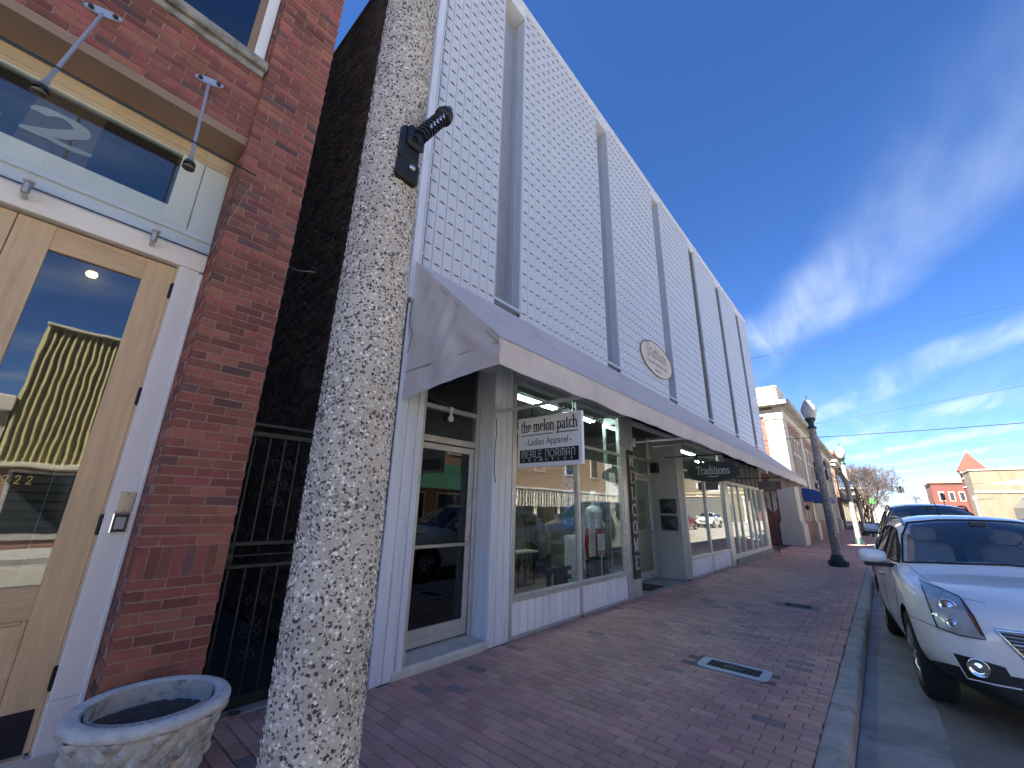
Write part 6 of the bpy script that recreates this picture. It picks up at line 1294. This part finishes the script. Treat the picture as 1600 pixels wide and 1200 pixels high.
block('green_awning_shop', 'brick shop with a long green awning across the street', 8.7, 19.2, 8.2, pm('brown_grey_brick', (.20, .13, .10), .9, var=.2, nscale=8), green_front)
TANB = pm('tan_brick', (.27, .19, .125), .9, var=.4, nscale=18, stretch=(1, 1, 3), stain=((.16, .09, .05), 20, .55, .6))
def porch(t, w, h):
    MB().cbox(-.05, w + .05, 0, .2, h - .3, h + .1, .03).build('cornice', STUCCO, t); MB().cbox(0, w, 0, 2.4, 2.78, 2.9, .02).build('porch_roof', PAPER, t)
    for i in range(int(w / .3)): MB().cbox(.1 + i * .3, .22 + i * .3, 2.3, 2.36, 1.7, 2.78, .01).build('valance_board', PAPER if i % 3 == 0 else STUCCO, t)
    for i in range(7): MB().lathe([(.14, 0), (.12, 2.78)], 12, (.3 + i * (w - .6) / 6, 2.2, 0)).build('porch_column', STUCCO, t)
    for i in range(5): q = MB().cbox(1 + i * 3.4, 3.6 + i * 3.4, 0, .06, .3, 2.5, .01).build('shop_bay', STUCCO, t); MB().box(1.1 + i * 3.4, 3.5 + i * 3.4, .06, .068, .5, 2.4).build('pane', DARKGL, q)
    for i in range(4): q = MB().cbox(1.6 + i * 4.2, 2.9 + i * 4.2, 0, .06, 4.3, 6.3, .01).build('window', STUCCO, t); MB().box(1.7 + i * 4.2, 2.8 + i * 4.2, .06, .068, 4.4, 6.2).build('pane', pm('faded_panel', (.42, .22, .16), .8) if i == 1 else DARKGL, q)
block('porch_building', 'tan brick building with a white posted porch across the street', 19.3, 36.4, 7.8, TANB, porch)
block('white_block', 'white rendered block across the street, mirrored in the first shop window', 36.5, 46, 7.0, pm('white_render', (.68, .67, .64), .8, var=.06), simple_front(STUCCO, 2.6, True))
block('teal_balcony_block', 'pale green fronted block across the street, mirrored in the second window', 46.1, 57.5, 7.4, pm('pale_green_render', (.34, .44, .36), .8, var=.12, nscale=2), simple_front(STUCCO, 2.8, True, 2))
# tan side wall with the mural
TX = 92.; ty0, ty1, tz = -11.2, -24., 8.35
tw = wthing('mural_building', 'tan rendered building with a white painted mural on its side wall', 'building', (TX, ty0, 0)); TANW = pm('tan_stucco', (.125, .104, .074), .9, var=.14, nscale=.5, stain=((.07, .055, .036), .35, .50, .7), stretch=(1, 1.6, .45))
MB().box(0, 6, ty1 - ty0, 0, 0, tz).build('wall', TANW, tw); MB().cbox(-.15, 6.1, ty1 - ty0, .1, tz, tz + .22, .03).build('coping', pm('grey_coping', (.22, .2, .17), .9, var=.2), tw); MB().cbox(-.12, 0, ty1 - ty0, .05, 5.1, 5.45, .03).build('string_course', pm('stained_band', (.30, .25, .17), .9, var=.25), tw)
MW = pm('mural_white', (.34, .35, .38), .8, var=.06); MBL = pm('mural_blue_grey', (.06, .07, .12), .8, var=.15)
def mur(poly, mt, k=0): MB().prism(poly, (-.010 - .004 * k, 0, 0), (0, -1, 0), (0, 0, 1), (.006, 0, 0)).build('painted_shape', mt, tw)
mur([(1.6, 6.55), (3.2, 6.65), (4.4, 6.95), (5.3, 6.95), (6.0, 6.6), (6.25, 6.05), (6.0, 5.75), (5.3, 5.55), (4.9, 5.8), (4.95, 6.2), (4.6, 6.35), (3.4, 6.3)], MW); mur([(6.0, 5.75), (6.6, 6.1), (7.3, 6.75), (8.2, 7.2), (9.6, 7.4), (9.6, 6.3), (7.8, 5.95), (6.6, 5.6)], MW, 1); mur([(6.4, 6.1), (7.2, 6.7), (8.0, 6.75), (8.2, 6.2), (7.4, 5.9), (6.6, 5.85)], MBL, 2)
mur([(6.4, 3.4), (6.8, 4.3), (8.0, 4.75), (9.8, 5.0), (9.8, 3.1), (8.4, 3.0), (7.6, 3.25)], MW); mur([(6.6, 3.3), (7.4, 3.6), (8.2, 3.3), (8.6, 2.95), (6.8, 2.8)], MBL, 3); mur([(5.6, 5.62), (7.6, 5.58), (7.6, 5.48), (5.6, 5.50)], MW, 4)
t = wthing('low_shed', 'low grey shingled shed roof before the mural wall', 'building', (84, -14.1, 0)); MB().add([(0, 0, 3.0), (6, 0, 3.0), (6, -9, 3.9), (0, -9, 3.9), (0, -1.0, 4.3), (6, -1.0, 4.3), (0, 0, 0), (6, 0, 0), (0, -9, 0), (6, -9, 0)], [(0, 1, 5, 4), (4, 5, 2, 3), (0, 4, 3, 8, 6), (1, 7, 9, 2, 5), (6, 7, 1, 0), (3, 2, 9, 8)]).build('shed', pm('grey_shingle', (.08, .078, .075), .95, var=.2, nscale=3), t); MB().cbox(-.1, 6.1, -9, -.9, 4.3, 4.42, .02).build('ridge_board', PINE, t)
# tower with the red pyramid roof
tw2 = wthing('brick_tower', 'red brick tower with a pointed orange red roof behind the mural building', 'building', (112, -12.75, 0)); RB = pm('tower_brick', (.10, .030, .024), .9, var=.2, nscale=2)
MB().box(-.0, 2.9, -2.9, 0, 0, 9.7).build('shaft', RB, tw2); MB().cbox(-.2, 3.1, -3.1, .2, 9.5, 9.9, .03).cbox(-.1, 3.0, -3.0, .1, 6.9, 7.1, .03).cbox(-.1, 3.0, -3.0, .1, 8.4, 8.55, .03).build('band', STUCCO, tw2)
MB().add([(-.4, .4, 9.9), (3.3, .4, 9.9), (3.3, -3.3, 9.9), (-.4, -3.3, 9.9), (1.45, -1.45, 13.4)], [(0, 1, 4), (1, 2, 4), (2, 3, 4), (3, 0, 4), (3, 2, 1, 0)]).build('roof', pm('orange_red_tile', (.135, .022, .013), .8, var=.12, nscale=3), tw2); MB().lathe([(.06, 0), (.03, .4), (0, .7)], 8, (1.45, -1.45, 13.35)).build('finial', STEEL, tw2)
for y_ in (-.7, -1.45, -2.2): q = MB().cbox(-.06, .05, y_ - .3, y_ + .3, 7.3, 8.3, .02).build('window', STUCCO, tw2); MB().box(-.075, -.065, y_ - .22, y_ + .22, 7.4, 8.2).build('pane', DARKGL, q)
t = wthing('brick_hall', 'red brick hall adjoining the tower at its left', 'building', (118, -8.6, 0)); MB().box(0, 12, -6, 0, 0, 8.0).build('wall', RB, t); MB().cbox(-.25, 12, -6, .25, 8.0, 8.35, .03).build('cornice', pm('brown_cornice', (.2, .12, .09), .9), t)
for y_ in (-1.2, -2.6, -4.0): q = MB().cbox(-.06, .05, y_ - .4, y_ + .4, 4.6, 6.4, .02).build('window', STUCCO, t); MB().box(-.075, -.065, y_ - .3, y_ + .3, 4.7, 6.3).build('pane', DARKGL, q)
t = wthing('far_street_lamp', 'small far lamp with round white head before the mural wall', 'lamp post', (80, -9.6, 0)); MB().lathe([(.12, 0), (.08, 3.6)], 10).build('shaft', STUCCO, t); MB().lathe([(.08, 3.6), (.14, 3.7), (.24, 3.95), (.18, 4.25), (0, 4.35)], 14).build('globe', GLOBE, t)
# hanging traffic signal and wires
def wire(p0, p1, sag_, r, lab):
    P0, P1 = Vector(p0), Vector(p1); t = wthing('overhead_wire', lab, 'wire', P0, 'overhead wires'); pts = [(P1 - P0) * (i / 24) + Vector((0, 0, -sag_ * 4 * (i / 24) * (1 - i / 24))) for i in range(25)]; MB().tube(pts, r, 6).build('cable', BLACK, t)
wire((25, 4.5, 5.33), (25, -12, 5.35), .12, .016, 'thicker black overhead wire crossing behind the grey lamp post'); wire((25, 3.4, 5.78), (25, -12, 7.6), .1, .007, 'thin wire above the thicker one near the grey lamp globe'); wire((23.6, 3.7, 9.5), (23.6, -12, 9.9), .12, .008, 'high thin wire leaving the top end of the white metal facade')
wire((60, 3, 8.4), (60, -14, 9.0), .3, .008, 'faint distant wire above the bare trees'); wire((90, 2.5, 6.2), (90, -12, 6.4), .15, .022, 'signal span wire far down the street'); wire((120, 3, 5.6), (120, -14, 5.8), .2, .02, 'lowest distant wire just above the car roof'); wire((108, 3, 6.9), (108, -14, 7.1), .2, .02, 'distant wire just over the signal span wire')
t = wthing('traffic_signal', 'small dark traffic signal hung on the span wire far down the street', 'traffic light', (90, -3.1, 5.1)); MB().cbox(-.15, .15, -.15, .15, 0, 1.0, .02).tube([(0, 0, 1.0), (0, 0, 1.12)], .03, 6).build('housing', BLACK, t)
for i in range(3):
    for a in range(4): MB().lathe([(.16, 0), (.17, .22)], 12, Vector((0, 0, .18 + i * .32)) + Matrix.Rotation(a * math.pi / 2, 3, 'Z') @ Vector((.2, 0, 0)), 0, True, Matrix.Rotation(a * math.pi / 2, 4, 'Z') @ Matrix.Rotation(R(90), 4, 'Y')).build('visor', BLACK, t)
t = wthing('traffic_signal', 'dark traffic signal on a pole before the red brick hall', 'traffic light', (100, -8.4, 4.3)); MB().cbox(-.25, .25, -.25, .25, 0, 1.1, .02).tube([(0, .0, -4.3), (0, 0, 0)], .08, 8).build('housing', BLACK, t)
for i in range(3): MB().lathe([(.18, 0), (.2, .25)], 12, (-.25, 0, .2 + i * .35), 0, True, Matrix.Rotation(R(-90), 4, 'Y')).build('visor', BLACK, t)
# a low line of trees and roofs closing the view
mb = MB(); rr_ = random.Random(3)
for i in range(1400): 
    y_ = rr_.uniform(-45, 6); c = Vector((rr_.uniform(180, 215), y_, rr_.uniform(.5, 5.2) + 1.2 * nz(y_ * .2, 0, 0))); s_ = rr_.uniform(.4, 1.1); d = Vector((rr_.uniform(-1, 1), rr_.uniform(-1, 1), rr_.uniform(.2, 1))).normalized(); mb.tube([c, c + d * s_ * 2.2], .05, 3, cap=False)
tag(mb.build('far_scrub', pm('far_twigs', (.20, .17, .15), .95)), 'distant line of bare scrub at the end of the street', 'scrub', kind='stuff')
